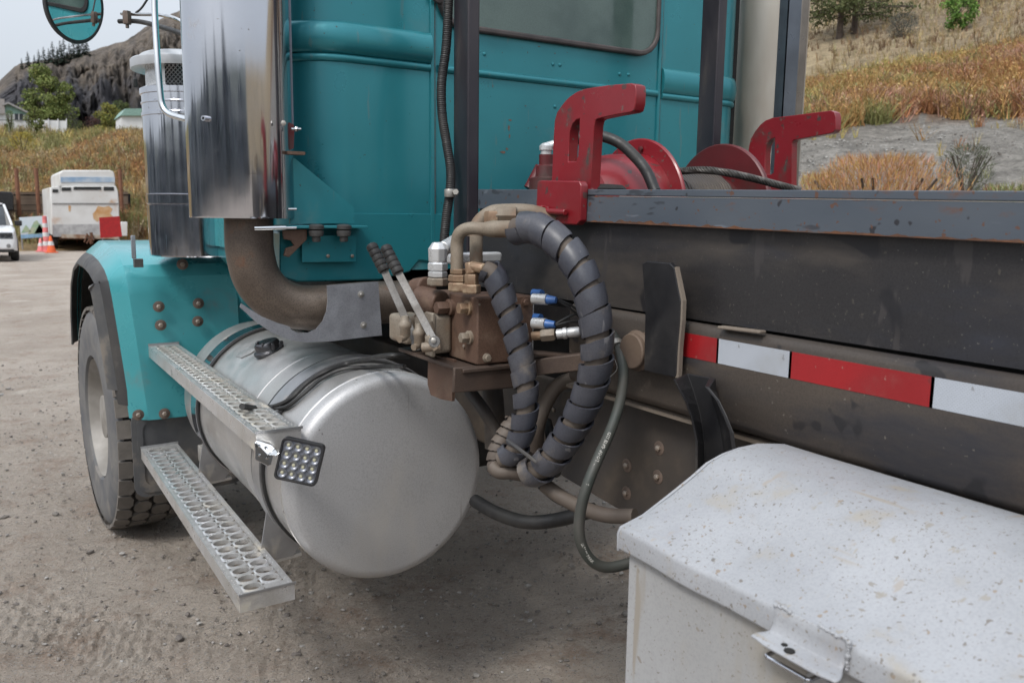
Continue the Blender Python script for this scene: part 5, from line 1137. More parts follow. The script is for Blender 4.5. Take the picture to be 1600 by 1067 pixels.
def slope_col(x, y):
    d = math.hypot(x, y); az = math.degrees(math.atan2(x, y)); n1 = fnoise(x*.11, y*.11, 5)*.5+.5; n2 = fnoise(x*.4, y*.4, 8)*.5+.5
    if az > 28:
        top = 24.5 + 2.0*fnoise(az*.15, 0, 2) + (az-55)*.15
        if d < top: return lerp3(GRAV, (.17, .15, .125), n2*.6)
        if d < 42: return lerp3(SOIL, (.20, .10, .055), n1)
        return lerp3(DRYG, SCREE, min(1, max(0, n1*1.5-.35+.5*(n2-.5))))
    if az < -25: return (.12, .13, .12)
    c = lerp3(STRAW, (.20, .125, .065), n1)
    if 60 < d < 66 and az < 8: c = lerp3(TRACK, c, .15)
    if d > 82: c = lerp3(MEAD, STRAW, n2*.6)
    return c
b = B(); rings = []; NA = 300
Rr = [9, 11, 12.5, 13.5, 14.5, 15.5, 17, 18.5, 20, 21.5, 23, 24.5, 26, 28, 30, 32, 34, 37, 40, 43, 46, 50, 54, 58, 62, 66, 71, 76, 82, 88, 95, 103, 112, 124, 138, 155, 175, 200, 230, 260]
az_list = sorted(set([-180+i*2.5 for i in range(144)] + [-2+i*.35 for i in range(60)] + [44+i*.35 for i in range(70)]))
cl_ = b.loops.layers.float_color.new('col')
for r in Rr:
    rings.append([b.verts.new((r*math.sin(RAD(a)), r*math.cos(RAD(a)), hill_h(r*math.sin(RAD(a)), r*math.cos(RAD(a)))-.05)) for a in az_list])
n = len(az_list)
for A_, B_ in zip(rings, rings[1:]):
    for i in range(n):
        f = b.faces.new((A_[i], B_[i], B_[(i+1) % n], A_[(i+1) % n]))
        for lp_ in f.loops: lp_[cl_] = (*slope_col(lp_.vert.co.x, lp_.vert.co.y), 1)
me = bpy.data.meshes.new('hillside')
for f in b.faces: f.smooth = True
b.to_mesh(me); b.free(); me.materials.append(hill_mat()); hs_o = bpy.data.objects.new('hillside', me); COL.objects.link(hs_o); tag(hs_o, kind='structure')

# ---- the rock mountain, a real ridge some 400 m off --------------------------------------------------------
ridge = [(-160, 175), (-80, 160), (-30, 148), (0, 128), (14, 112), (30, 100), (60, 96), (100, 89), (150, 78), (200, 62), (225, 45), (255, 28), (300, 8), (360, -15), (450, -30), (600, -20), (800, 30), (1000, 90), (1300, 140)]
def rock_mat():
    m = bpy.data.materials.new('rock_face'); m.use_nodes = True; N = m.node_tree.nodes; L = m.node_tree.links; N.clear()
    out = N.new('ShaderNodeOutputMaterial'); b = N.new('ShaderNodeBsdfPrincipled'); L.new(b.outputs[0], out.inputs[0])
    at = N.new('ShaderNodeAttribute'); at.attribute_name = 'col'; tc = N.new('ShaderNodeTexCoord'); mp = N.new('ShaderNodeMapping'); mp.inputs['Scale'].default_value = (1, 1, .35); L.new(tc.outputs['Object'], mp.inputs[0])
    n1 = N.new('ShaderNodeTexNoise'); n1.inputs['Scale'].default_value = .22; n1.inputs['Detail'].default_value = 9; n1.inputs['Roughness'].default_value = .72; L.new(mp.outputs[0], n1.inputs['Vector'])
    r1 = N.new('ShaderNodeMapRange'); r1.inputs[1].default_value = .38; r1.inputs[2].default_value = .64; r1.inputs[3].default_value = .4; r1.inputs[4].default_value = 1.8; L.new(n1.outputs[0], r1.inputs[0])
    m1 = N.new('ShaderNodeVectorMath'); m1.operation = 'SCALE'; L.new(at.outputs['Color'], m1.inputs[0]); L.new(r1.outputs[0], m1.inputs['Scale'])
    L.new(m1.outputs[0], b.inputs['Base Color']); b.inputs['Roughness'].default_value = .95
    bn = N.new('ShaderNodeBump'); bn.inputs['Strength'].default_value = 1; bn.inputs['Distance'].default_value = 5; L.new(n1.outputs[0], bn.inputs['Height']); L.new(bn.outputs[0], b.inputs['Normal'])
    return m
b = B(); rows = []; cl_ = b.verts.layers.float_color.new('col')
pxs = []
xx = -160
while xx <= 1300: pxs.append(xx); xx += 1.6 if -10 < xx < 300 else 30
NV = 90
for px in pxs:
    py = interp(ridge, px) + 2.2*fnoise(px*.06, 0, 1)
    d = ray(px, py); dh = math.hypot(d.x, d.y); ux, uy = d.x/dh, d.y/dh; Dr = 420
    ztop = H + d.z/dh*Dr; col_ = []
    for j in range(NV+1):
        t = j/NV; dist = 300 + (Dr-300)*t**1.6
        zf = t**.75 if t < 1 else 1
        z = -2 + (ztop+2)*zf
        e = (1-t)
        nn = fnoise(px*.035, t*3.2, 2)*16 + fnoise(px*.12, t*2.2, 6)*6
        dist += nn*min(1, e*4)*min(1, t*5)
        z += fnoise(px*.05, t*6, 7)*3*min(1, e*2)
        dist += (abs(fnoise(px*.07, t*11, 13, 4))*-7 + fnoise(px*.22, t*34, 3, 3)*1.5)*min(1, e*3)*min(1, e*3)
        v = b.verts.new((ux*dist, uy*dist, z))
        # dark cliff below and left, tan grass slope above and to the right
        q = t - (.80 - .30*sstep(30, 230, px)) + .16*fnoise(px*.03, t*4, 4)
        g_ = sstep(-.05, .06, q)
        c = lerp3((.052, .049, .056), (.165, .132, .100), g_*(.75+.3*fnoise(px*.09, t*9, 11)))
        if q < 0 and fnoise(px*.05, t*5, 21) > .22: c = (.085, .077, .076)
        if q < -.25 and t < .35: c = lerp3(c, (.16, .15, .08), .4)
        v[cl_] = (*c, 1); col_.append(v)
    for j, (dd, dz) in enumerate(((40, -6), (140, -60), (200, -ztop*.9-30))):
        v = b.verts.new((ux*(Dr+dd), uy*(Dr+dd), ztop+dz)); v[cl_] = (.15, .12, .09, 1); col_.append(v)
    rows.append(col_)
for A_, B_ in zip(rows, rows[1:]):
    for i in range(len(A_)-1): b.faces.new((A_[i], B_[i], B_[i+1], A_[i+1]))
bmesh.ops.recalc_face_normals(b, faces=b.faces)
for f in b.faces: f.smooth = True
me = bpy.data.meshes.new('rock_mountain'); b.to_mesh(me); b.free(); me.materials.append(rock_mat()); mo = bpy.data.objects.new('rock_mountain', me); COL.objects.link(mo); tag(mo, kind='structure')

# ================================================================== PLANTS
LEAFA = mat('leaf', (.1, .1, .1), .75, 0, attr='leafcol', spec=.2, rvar=.05)
BARK = mat('bark', (.10, .075, .06), .9, 0, (.06, .045, .036), 6)
class Tri:                                   # fast collector of small leaf faces with a colour each
    def __init__(s): s.v = []; s.f = []; s.c = []
    def quad(s, p, a, c, col):
        n = len(s.v); s.v += [p-a-c, p+a-c, p+a*.6+c, p-a*.6+c]; s.f.append((n, n+1, n+2, n+3)); s.c += [col]*4
    def tri(s, p, q, r, col):
        n = len(s.v); s.v += [p, q, r]; s.f.append((n, n+1, n+2)); s.c += [col]*3
    def build(s, name, parent=None, m=None):
        me = bpy.data.meshes.new(name)
        c = Vector((0, 0, 0)) if parent is None else world_loc(parent)
        me.from_pydata([tuple(v-c) for v in s.v], [], s.f)
        at = me.color_attributes.new('leafcol', 'FLOAT_COLOR', 'CORNER'); buf = []
        for k in s.c: buf += [*k, 1]
        at.data.foreach_set('color', buf); me.materials.append(m or LEAFA)
        o = bpy.data.objects.new(name, me); COL.objects.link(o); o.parent = parent; return o
def rv(rnd): return Vector((rnd.gauss(0, 1), rnd.gauss(0, 1), rnd.gauss(0, 1))).normalized()
def jit(col, rnd, a=.25): k = 1+rnd.uniform(-a, a); return tuple(max(0, c*k*(1+rnd.uniform(-.08, .08))) for c in col)
def leafy_tree(name, label, cat, base, h, wdt, cols, seed, n=5200, leaf=.06, trunk=.3, group=None, open_=.5):
    rnd = random.Random(seed); t = thing(name, base, label, cat, group); base = Vector(base)
    b = B(); top = base+V(rnd.uniform(-.05, .05)*h, 0, h*.8)
    tube(b, [base-V(0, 0, .1), base+V(.02*h, 0, h*.3), top], h*.02, 8, 4, rfun=lambda s: h*.028*(1-.8*min(1, s/(h*.8))))
    cl = []
    for k in range(44):
        a = rnd.uniform(0, 6.28); zz = trunk + (1-trunk)*rnd.random(); rr = wdt*.5*math.sin(math.pi*min(.98, max(.06, (zz-trunk)/(1-trunk)*.9+.08)))**.6*rnd.uniform(.35, 1)
        c = base+V(rr*math.cos(a), rr*math.sin(a), zz*h*.95); cl.append((c, wdt*rnd.uniform(.12, .24)))
        st = base+V(0, 0, h*max(.15, zz-.25)); tube(b, [st, st.lerp(c, .5)+V(0, 0, -.02*h), c], h*.006, 5, 3, cap=False)
    obj('trunk', b, BARK, t); L_ = Tri()
    for k in range(n):
        c, r_ = cl[rnd.randrange(len(cl))]; d = rv(rnd); p = c + Vector((d.x, d.y, d.z*.75))*r_*rnd.random()**.33
        a = rv(rnd); s = a.cross(rv(rnd)).normalized(); col = cols[rnd.randrange(len(cols))]
        L_.quad(p, a*leaf*h*.22, s*leaf*h*.22, jit(col, rnd))
    L_.build('crown', t); return t
def conifer(name, label, cat, base, h, wdt, col, seed, n=1500, group=None, low=.12, leafs=.055):
    rnd = random.Random(seed); base = Vector(base); t = thing(name, base, label, cat, group)
    b = B(); cyl(b, base-V(0, 0, .3), base+V(0, 0, h*.97), h*.014, 6, h*.003); obj('trunk', b, BARK, t); L_ = Tri(); lev = 24
    arms = [(low+(1-low)*(k/lev)+rnd.uniform(-.01, .01), rnd.uniform(0, 6.28), rnd.uniform(.6, 1.12)) for k in range(lev) for _ in range(6)]
    for k in range(n):
        zf, a, ln = arms[rnd.randrange(len(arms))]; u = rnd.random()**.6
        r_ = wdt*.5*(1-zf)**.8*ln*u; p = base+V(r_*math.cos(a)+rnd.gauss(0, .02)*h*.5, r_*math.sin(a)+rnd.gauss(0, .02)*h*.5, zf*h - r_*.22 + rnd.gauss(0, .006)*h)
        d = V(math.cos(a), math.sin(a), -.35+rnd.uniform(-.4, .3)); s = V(-math.sin(a), math.cos(a), rnd.uniform(-.3, .3))
        k2 = leafs*h*.5*(1.15-zf); L_.tri(p-s*k2*.5, p+s*k2*.5, p+d*k2*1.5, jit(col, rnd, .35))
    L_.build('crown', t); return t
def on_hill(px, d):
    r_ = ray(px, 340); k = d/math.hypot(r_.x, r_.y); x, y = r_.x*k, r_.y*k; return V(x, y, hill_h(x, y)-.05)

# brush and grass that nobody could count
def tufts(name, count, azr, dr, pal, hrange, seed, blades=16, power=1.0, dens=None, wide=.5):
    rnd = random.Random(seed); L_ = Tri(); k = 0; tries = 0
    while k < count and tries < count*6:
        tries += 1
        az = rnd.uniform(*azr); d = dr[0]+(dr[1]-dr[0])*rnd.random()**power; x, y = d*math.sin(RAD(az)), d*math.cos(RAD(az))
        if dens and rnd.random() > dens(x, y, az, d): continue
        k += 1
        z = hill_h(x, y)-.08; hh = rnd.uniform(*hrange); nn = fnoise(x*.13, y*.13, 31)*1.1 + fnoise(x*.5, y*.5, 33)*.55
        ci = min(len(pal)-1, max(0, int((nn*.9+.5)*len(pal)))); col = pal[ci]
        if rnd.random() < .22: col = pal[rnd.randrange(len(pal))]
        bw = hh*.014 + d*.00022; tone = rnd.uniform(.7, 1.25); col = tuple(q_*tone for q_ in col)
        for q in range(blades):
            a = rnd.uniform(0, 6.28); lean = rnd.uniform(.05, wide)*hh; ht = hh*rnd.uniform(.55, 1.05)
            p0 = V(x+rnd.gauss(0, .10)*hh, y+rnd.gauss(0, .10)*hh, z); tip = p0+V(lean*math.cos(a), lean*math.sin(a), ht); s = V(-math.sin(a+.7), math.cos(a+.7), 0)*bw
            cc = jit(col, rnd, .3)
            L_.tri(p0-s, p0+s, tip, cc)
            for _ in range(2):
                m0 = p0.lerp(tip, rnd.uniform(.3, .8)); a2 = rnd.uniform(0, 6.28); m1 = m0+V(math.cos(a2), math.sin(a2), rnd.uniform(.3, 1.2))*ht*.22; L_.tri(m0-s*.6, m0+s*.6, m1, jit(cc, rnd, .2))
            if q % 3 == 0:      # seed head / leaf clump part way up
                m_ = p0.lerp(tip, rnd.uniform(.6, .95)); e = rv(rnd)*bw*2.2; e2 = rv(rnd)*bw*2.2; L_.tri(m_-e, m_+e, m_+e2+V(0, 0, bw*2.5), jit(lerp3(cc, (.40, .34, .2), .25), rnd, .2))
    o = L_.build(name); tag(o, kind='stuff'); return o
OCH = (.40, .245, .095); RUSTY = (.34, .165, .080); OLIVE = (.22, .215, .085); YEL = (.43, .34, .12); PINK = (.40, .235, .165); PALE = (.36, .30, .185); BRN = (.155, .095, .055)
def dr_(x, y, az, d):
    top = 24.5 + 2.0*fnoise(az*.15, 0, 2) + (az-55)*.15
    return 1.0 if d > top else (.03 if d > top-.7 else .004)
tufts('autumn_brush', 11500, (45, 67), (22, 43), [YEL, OLIVE, OCH, OCH, RUSTY, PINK, OCH, OLIVE], (.35, .95), 1, 12, 1.0, dr_, .8)
tufts('dry_grass', 5200, (45, 67), (42, 125), [PALE, STRAW, DRYG, STRAW, BRN], (.3, .7), 2, 7, 1.1, lambda x, y, az, d: .35+.8*(fnoise(x*.1, y*.1, 5)+.3))
tufts('bank_weeds', 700, (47, 66), (13.2, 24), [OLIVE, PALE, RUSTY, YEL], (.12, .45), 3, 9, 1.0, lambda x, y, az, d: .9*max(0, fnoise(x*.35, y*.35, 12)-.3))
tufts('hillside_brush', 9000, (-3, 16), (40, 82), [STRAW, OCH, PALE, OCH, BRN, RUSTY, OLIVE, OLIVE, STRAW], (.5, 1.1), 4, 9, 1.0, lambda x, y, az, d: .25 if (60 < d < 66 and az < 8) else 1)
tufts('meadow_grass', 2500, (-3, 16), (80, 130), [OLIVE, MEAD, YEL, STRAW, OLIVE], (.5, 1.2), 5, 9, 1.0)

rnd = random.Random(21); vs_ = []; fs_ = []; ms_ = []
for k in range(5200):
    az = rnd.uniform(46, 66); d = rnd.uniform(13.5, 25.5); x, y = d*math.sin(RAD(az)), d*math.cos(RAD(az)); z = hill_h(x, y)-.05; r_ = .008+.030*rnd.random()**4; base = len(vs_); ms_ += [int(rnd.random() < .35)]*len(ifc)
    sx, sy = rnd.uniform(.7, 1.6), rnd.uniform(.7, 1.4)
    for v in iv: q = v*(1+.25*rnd.uniform(-1, 1)); vs_.append((x+q.x*r_*sx, y+q.y*r_*sy, z+q.z*r_*.7))
    for f in ifc: fs_.append([base+i for i in f])
me = bpy.data.meshes.new('bank_rubble'); me.from_pydata(vs_, [], fs_); me.materials.append(mat('pale_rubble', (.36, .35, .33), .9, 0, (.27, .26, .245), 2)); me.materials.append(STONE2); me.polygons.foreach_set('material_index', ms_)
o = bpy.data.objects.new('bank_rubble', me); COL.objects.link(o); tag(o, kind='stuff')
def bush(name, label, cat, base, h, wdt, cols, seed, n=1500, up_=.6, group=None, thin=.012):
    rnd = random.Random(seed); base = Vector(base); t = thing(name, base, label, cat, group); b = B()
    for k in range(9):
        a = rnd.uniform(0, 6.28); tube(b, [base-V(0, 0, .05), base+V(.2*wdt*math.cos(a), .2*wdt*math.sin(a), h*.45), base+V(.4*wdt*math.cos(a), .4*wdt*math.sin(a), h*.8)], h*.012, 5, 3, cap=False)
    obj('stems', b, BARK, t); L_ = Tri()
    for k in range(n):
        a = rnd.uniform(0, 6.28); u = rnd.random()**.5; zz = rnd.random(); rr = wdt*.5*u*math.sin(math.pi*(.12+.76*zz))**.7
        rr *= 1+.35*fnoise(math.cos(a)*2, math.sin(a)*2, zz*3+seed)
        p = base+V(rr*math.cos(a), rr*math.sin(a), zz*h); d = (V(math.cos(a)*(1-up_), math.sin(a)*(1-up_), up_)+rv(rnd)*.35).normalized()
        s = rv(rnd)*h*thin; col = cols[rnd.randrange(len(cols))]; L_.tri(p-s, p+s, p+d*h*.09, jit(col, rnd, .3))
    L_.build('foliage', t); return t
bush('orange_bush', 'large rusty orange bush at the foot of the gravel bank', 'bush', on_hill(1372, 15.2)-V(0, 0, .3), 1.75, 2.6, [OCH, RUSTY, PINK, OCH], 41, 11000, .75, thin=.0045)
bush('orange_bush', 'smaller orange bush just right of the far muffler, half hidden by the rail', 'bush', on_hill(1278, 15.4)-V(0, 0, .25), 1.35, 1.1, [OCH, RUSTY, YEL], 42, 4200, .75, thin=.0045)
bush('grey_green_bush', 'sparse grey green bush alone on the bare gravel', 'bush', on_hill(1505, 17.6)-V(0, 0, .05), 1.0, .95, [(.13, .135, .095), (.09, .10, .065)], 43, 1500, .6, thin=.009)
bush('leafy_weed', 'tall green weed with reddish seed heads at the right edge above the rail', 'weed', on_hill(1578, 14.6)-V(0, 0, .3), 1.55, 1.5, [(.14, .16, .055), (.19, .20, .08), (.25, .13, .08), (.30, .29, .17)], 44, 4600, .75, thin=.007)
bush('sage_bush', 'round grey sage bush left of the bright green sapling on the dry hillside', 'bush', on_hill(1387, 53), 1.3, 1.7, [(.085, .09, .08), (.12, .125, .105)], 45, 2600, .4)
bush('sage_bush', 'grey sage bush right of and above the bright green sapling', 'bush', on_hill(1497, 60), 1.6, 2.0, [(.085, .09, .08), (.12, .125, .105)], 46, 2200, .4)
bush('sage_bush', 'broad dark sage bush high on the hillside near the top right corner', 'bush', on_hill(1548, 62), 2.4, 3.6, [(.085, .10, .07), (.11, .12, .085)], 47, 3000, .4)
bush('sage_bush', 'dark sage bush at the very right edge of the hillside top', 'bush', on_hill(1592, 61), 1.8, 2.2, [(.075, .08, .07), (.10, .105, .09)], 48, 2000, .4)
leafy_tree('green_sapling', 'bright green young tree on the dry hillside above the orange brush', 'tree', on_hill(1469, 52), 2.3, 1.7, [(.13, .24, .05), (.10, .19, .045), (.17, .27, .07)], 51, 2600, .09, .08)
for px, d, h, sd_, lb in ((1292, 56, 11, 61, 'tall hillside pine next to the far muffler, left one of the pair'), (1314, 57, 12, 62, 'tall hillside pine, right one of the pair beside the far muffler')):
    rnd = random.Random(sd_); base = on_hill(px, d); t = thing('pine_tree', base, lb, 'pine tree', 'pines on the right hillside'); b = B(); tube(b, [base-V(0, 0, .3), base+V(.1, 0, h*.5), base+V(0, 0, h)], .16, 8, 3, rfun=lambda s: .20*(1-.85*min(1, s/h))); L_ = Tri()
    for k in range(90):
        zf = .10+.88*rnd.random()**1.1; a = rnd.uniform(0, 6.28); ln = (3.3*(1-zf)+.5)*rnd.uniform(.6, 1.1); p0 = base+V(0, 0, zf*h); p1 = p0+V(ln*math.cos(a), ln*math.sin(a), -.12*ln+.25)
        tube(b, [p0, p0.lerp(p1, .5)+V(0, 0, .1), p1], .03, 4, 2, cap=False)
        for q in range(110):
            u = .3+.75*rnd.random(); p = p0.lerp(p1, u)+rv(rnd)*.34*rnd.random()**.5; s = rv(rnd)*.055; L_.tri(p-s, p+s, p+(rv(rnd)+V(0, 0, .5))*.19, jit((.085, .10, .042), rnd, .4))
    obj('trunk', b, BARK, t); L_.build('crown', t)

# trees on the ridge of the mountain
ORD = ['first', 'second', 'third', 'fourth', 'fifth', 'sixth', 'seventh', 'eighth', 'ninth', 'tenth', 'eleventh', 'twelfth', 'thirteenth', 'fourteenth', 'fifteenth']
rp = [(34, 98, 9), (44, 96, 16), (54, 95, 11), (61, 94, 17), (69, 93, 20), (77, 92, 17), (83, 91, 26), (90, 90, 18), (95, 89, 25), (101, 88, 27), (109, 87, 20), (116, 85, 26), (122, 84, 22), (128, 80, 27), (135, 78, 22)]
for k, (x, y, hp_) in enumerate(rp):
    d = ray(x, y+3); q = EYE + d*(404/math.hypot(d.x, d.y)); pm = 404/1306*.85*1.12
    conifer('ridge_conifer', ORD[k]+' dark conifer from the left along the mountain ridge', 'conifer', q-V(0, 0, 2), hp_*pm*1.0+2, hp_*pm*.62, (.035, .05, .037), 100+k, 900, 'dark conifers on the mountain ridge', low=.05, leafs=.13)

# nearer trees on the left bank
leafy_tree('green_tree', 'large bright green leafy tree beside the white house', 'tree', on_hill(86, 114), 7.4, 5.2, [(.19, .225, .07), (.14, .175, .055), (.23, .26, .09), (.12, .155, .045)], 81, 12000, .05, .12)
leafy_tree('small_green_tree', 'small yellow green tree in front of the white fence by the house', 'tree', on_hill(66, 104), 3.0, 1.8, [(.17, .19, .06), (.12, .15, .045)], 82, 2000, .08, .1)
leafy_tree('yellow_tree', 'yellow green tree left of the chrome air cleaner, in front of the cliff', 'tree', on_hill(180, 125), 5.2, 3.4, [(.26, .23, .05), (.17, .18, .05), (.13, .15, .045)], 83, 3600, .06, .12)
leafy_tree('dark_green_tree', 'dark green tree partly behind the chrome air cleaner', 'tree', on_hill(199, 130), 5.6, 4, [(.07, .095, .035), (.10, .12, .045)], 84, 3600, .06, .12)
leafy_tree('maroon_tree', 'dark maroon low tree right of the large green tree', 'tree', on_hill(160, 128), 3.2, 4.4, [(.075, .035, .035), (.055, .035, .032), (.10, .05, .04)], 85, 3000, .07, .1)
leafy_tree('small_green_tree', 'low green bushy tree right of the large green tree, before the cliff foot', 'tree', on_hill(122, 118), 2.2, 3.6, [(.13, .155, .055), (.10, .12, .045)], 86, 2600, .07, .05)
bush('yellow_bush', 'bright yellow bush in the meadow below the white house', 'bush', on_hill(44, 82), 1.9, 1.9, [(.42, .32, .05), (.30, .26, .06)], 87, 1500, .4)
bush('young_tree', 'thin young green tree against the white house wall', 'bush', on_hill(27, 108), 2.2, .8, [(.10, .15, .045), (.13, .18, .06)], 88, 700, .5)
# trees standing behind the camera's left, which the chrome stack mirrors
rnd = random.Random(5); L_ = Tri()
for k in range(120):
    az = RAD(-178+k*1.25+rnd.uniform(-1, 1)); d = rnd.uniform(27, 34); base = V(d*math.sin(az), d*math.cos(az), -.1); hh = 3.9+.6*math.sin(k*.26)+rnd.uniform(-.3, .5)+(2.6 if k in (34, 35, 68) else (1.3 if k in (30, 38, 51, 73) else 0)); wd_ = rnd.uniform(7, 9)
    for q in range(700):
        zf = .0+1.0*rnd.random()**1.1; a = rnd.uniform(0, 6.28); r_ = wd_*.5*(1-zf**2.2)*rnd.random()**.5*(1+.25*math.sin(zf*60)); p = base+V(r_*math.cos(a), r_*math.sin(a), zf*hh); s_ = V(-math.sin(a), math.cos(a), 0)*.42
        L_.tri(p-s_, p+s_, p+V(math.cos(a)*.3, math.sin(a)*.3, -.35), jit((.10, .112, .122), rnd, .15))  # blue-grey foliage: haze is mixed into the colour
tag(L_.build('spruce_wood'), kind='stuff')

# ================================================================== THINGS IN THE YARD BEYOND
def at(px, d, z=0.0): r_ = ray(px, 340); k = d/math.hypot(r_.x, r_.y); return V(r_.x*k, r_.y*k, z)
CARW = mat('white_car_paint', (.66, .67, .69), .28, 0, (.62, .63, .64), 3, coat=.5); CARG = mat('car_glass', (.03, .035, .04), .08); PLASG = mat('grey_plastic', (.22, .22, .22), .6)
# ---- white car, mostly outside the left edge
c0 = at(29, 30); sv = thing('parked_car', (c0.x-1.0, c0.y+2.3, 0), 'white parked car cut off by the left edge', 'car')
x0, x1, yf0 = c0.x-1.93, c0.x-.06, c0.y
secs = []
for y, zb_, zt_, ins in ((0, .42, .86, .16), (.06, .36, .95, .08), (.30, .32, 1.02, .02), (.9, .32, 1.08, 0), (1.15, .32, 1.10, 0), (4.3, .32, 1.12, 0), (4.55, .38, 1.08, .06)):
    secs.append([V(x0+ins, yf0+y, zb_), V(x0+ins*.6, yf0+y, (zb_+zt_)/2), V(x0+ins+.04, yf0+y, zt_-.06), V(x0+ins+.14, yf0+y, zt_), V(x1-ins-.14, yf0+y, zt_), V(x1-ins-.04, yf0+y, zt_-.06), V(x1-ins*.6, yf0+y, (zb_+zt_)/2), V(x1-ins, yf0+y, zb_)])
b = B(); sweep(b, secs, closed=True); obj('body', b, CARW, sv, bev=.02)
secs = [[V(x0+.10+i_, yf0+y, 1.08), V(x0+.26+i_, yf0+y, z), V(x1-.26-i_, yf0+y, z), V(x1-.10-i_, yf0+y, 1.08)] for y, z, i_ in ((1.15, 1.10, 0), (1.85, 1.70, .02), (2.1, 1.76, .02), (4.1, 1.76, .02), (4.5, 1.12, 0))]
b = B(); sweep(b, secs, closed=True); obj('windows', b, CARG, sv, bev=.02)
b = B(); box(b, (x0+.30, yf0+1.9, 1.745), (x1-.30, yf0+4.1, 1.80))
for xs_, s_ in ((x0+.10, 1), (x1-.10, -1)): barbox(b, (xs_, yf0+1.13, 1.09), (xs_+s_*.17, yf0+1.9, 1.75), .07, .07)
obj('roof', b, CARW, sv, bev=.02)
for xs_, nm_ in ((x1-.30, 'h'), (x0+.30, 'h')):
    b = B(); box(b, (xs_-.19, yf0-.01, .70), (xs_+.17, yf0+.12, .90)); hl = obj('headlight', b, CARG, sv, bev=.03, seg=3)
    for q in (-.09, .08):
        b = B(); lathe(b, (xs_+q, yf0-.013, .80), (0, 1, 0), [(.07, 0), (.05, .02), (0, .03)], 16, cap=False); obj('lamp_bowl', b, CHROME2, hl)
    b = B(); lathe(b, (xs_+.04, yf0+.005, .50), (0, -1, 0), [(.065, 0), (.05, .02), (0, .02)], 16); obj('fog_lamp', b, PLASG, sv)
b = B(); box(b, (x0+.52, yf0-.005, .68), (x1-.52, yf0+.05, .90)); obj('grille', b, DARK, sv, bev=.01)
b = B(); box(b, (x0+.12, yf0+.03, .30), (x1-.12, yf0+.15, .42)); obj('lower_bumper', b, BLACKR, sv, bev=.02)
for xs_ in (x0-.02, x1-.21):
    for y in (.85, 3.6):
        b = B(); lathe(b, (xs_, yf0+y, .36), (1, 0, 0), [(.20, .02), (.33, 0), (.36, .04), (.36, .19), (.33, .23), (.20, .21)], 32); w_ = obj('wheel', b, BLACKR, sv); b = B(); lathe(b, (xs_+.01, yf0+y, .36), (1, 0, 0), [(0, 0), (.21, 0), (.21, .21), (0, .21)], 24); obj('hub', b, STRAP, w_)
for s_, xs_ in ((1, x1), (-1, x0)):
    b = B(); box(b, (xs_-.02*s_, yf0+1.35, 1.08), (xs_+.19*s_, yf0+1.47, 1.25)); obj('door_mirror', b, BLK, sv, bev=.03, seg=3)

# ---- horse trailer
TW = mat('aged_white_trailer', (.62, .62, .61), .5, 0, (.54, .53, .51), 1.2, dirt=[((.42, .20, .06), .335, 1.0)])
Dt = 37.0; pa_, pb2 = at(79, Dt), at(187, Dt); xa_, xb_ = pa_.x, pb2.x; yt = at(130, Dt).y
def tz(py): return PY(130, py, yt).z
tr = thing('horse_trailer', ((xa_+xb_)/2, yt+2.5, 0), 'old white horse trailer with rust patches, blue band under its rounded roof', 'trailer')
def PT(px, py, dy=0.0): return PY(px, py, yt+dy)
def rprism(name, pts, y0, y1, m, parent=tr, **k):
    b = B(); plate(b, [PT(*p, y0) for p in pts], (0, y1-y0, 0)); return obj(name, b, m, parent, **k)
rprism('body', [(95, 298), (97, 291), (181, 291), (184, 298), (186, 320), (187, 368), (82, 368), (80, 330), (78, 293), (93, 291)], 0, 5, TW, bev=.03)
rprism('roof', [(93, 278), (93, 270), (98, 266), (172, 266), (178, 269), (180, 278), (180, 292), (94, 292)], .12, 4.9, TW, bev=.05, seg=3)
rprism('blue_band', [(95, 277), (179, 277), (179.5, 285), (95, 285)], .09, .2, mat('faded_blue_paint', (.16, .27, .42), .5, 0, (.40, .46, .52), 1.5, contrast=.3))
for p in (((96, 293), (111, 293), (111, 298.5), (96, 298.5)), ((115, 292), (158, 292), (158, 297), (115, 297)), ((162, 292), (178, 292), (178, 298), (162, 298))): rprism('window', p, -.02, .05, CARG)
rprism('side_window', ((82, 296), (91, 296), (91, 301), (82, 301)), -.02, .05, CARG)
rprism('door_rail', ((82, 317.5), (186, 317.5), (186, 319), (82, 319)), -.03, .02, PLASG)
rprism('skirt', ((83, 351), (187, 350), (188, 370), (83, 370)), -.03, .03, mat('trailer_skirt', (.42, .42, .42), .6))
rprism('rear_sill', ((96, 366), (186, 368), (186, 374), (96, 372)), -.1, .3, mat('rusty_sill', (.22, .12, .07), .8, 0, (.4, .36, .3), 3, contrast=.3))
RP = mat('orange_rust_stain', (.42, .19, .045), .7, 0, (.55, .40, .25), 3, contrast=.5)
rprism('rust_patch', ((146, 342), (145, 334), (149, 330), (153, 322), (162, 324), (170, 322), (176, 327), (172, 334), (176, 338), (160, 341), (152, 347)), -.012, -.002, RP)
rprism('rust_patch', ((107, 321), (111, 322), (110, 331), (107, 330)), -.012, -.002, RP)
rprism('tail_box', ((189, 347), (199, 347), (199, 369), (189, 369)), -.1, .2, TW, bev=.02)
for xs_ in (87, 176):
    c = PT(xs_, 381, .9); b = B(); 
    for dy in (1.6, 2.6): lathe(b, (c.x-.12, yt+dy, .36), (1, 0, 0), [(.2, 0), (.36, .02), (.36, .22), (.2, .24)], 24)
    obj('wheel', b, BLACKR, tr)
b = B(); box(b, (xa_+.3, yt+.3, .45), (xb_-.3, yt+4.8, .62)); obj('axle_frame', b, RUST, tr)
b = B()
for k in range(9): a = PT(140+rnd.uniform(-6, 8), 366+rnd.uniform(-3, 4), -.12); tube(b, [a, a+V(rnd.uniform(-.2, .2), -.05, -.3)], .03, 5, 2)
obj('hanging_cables', b, RUST, tr)
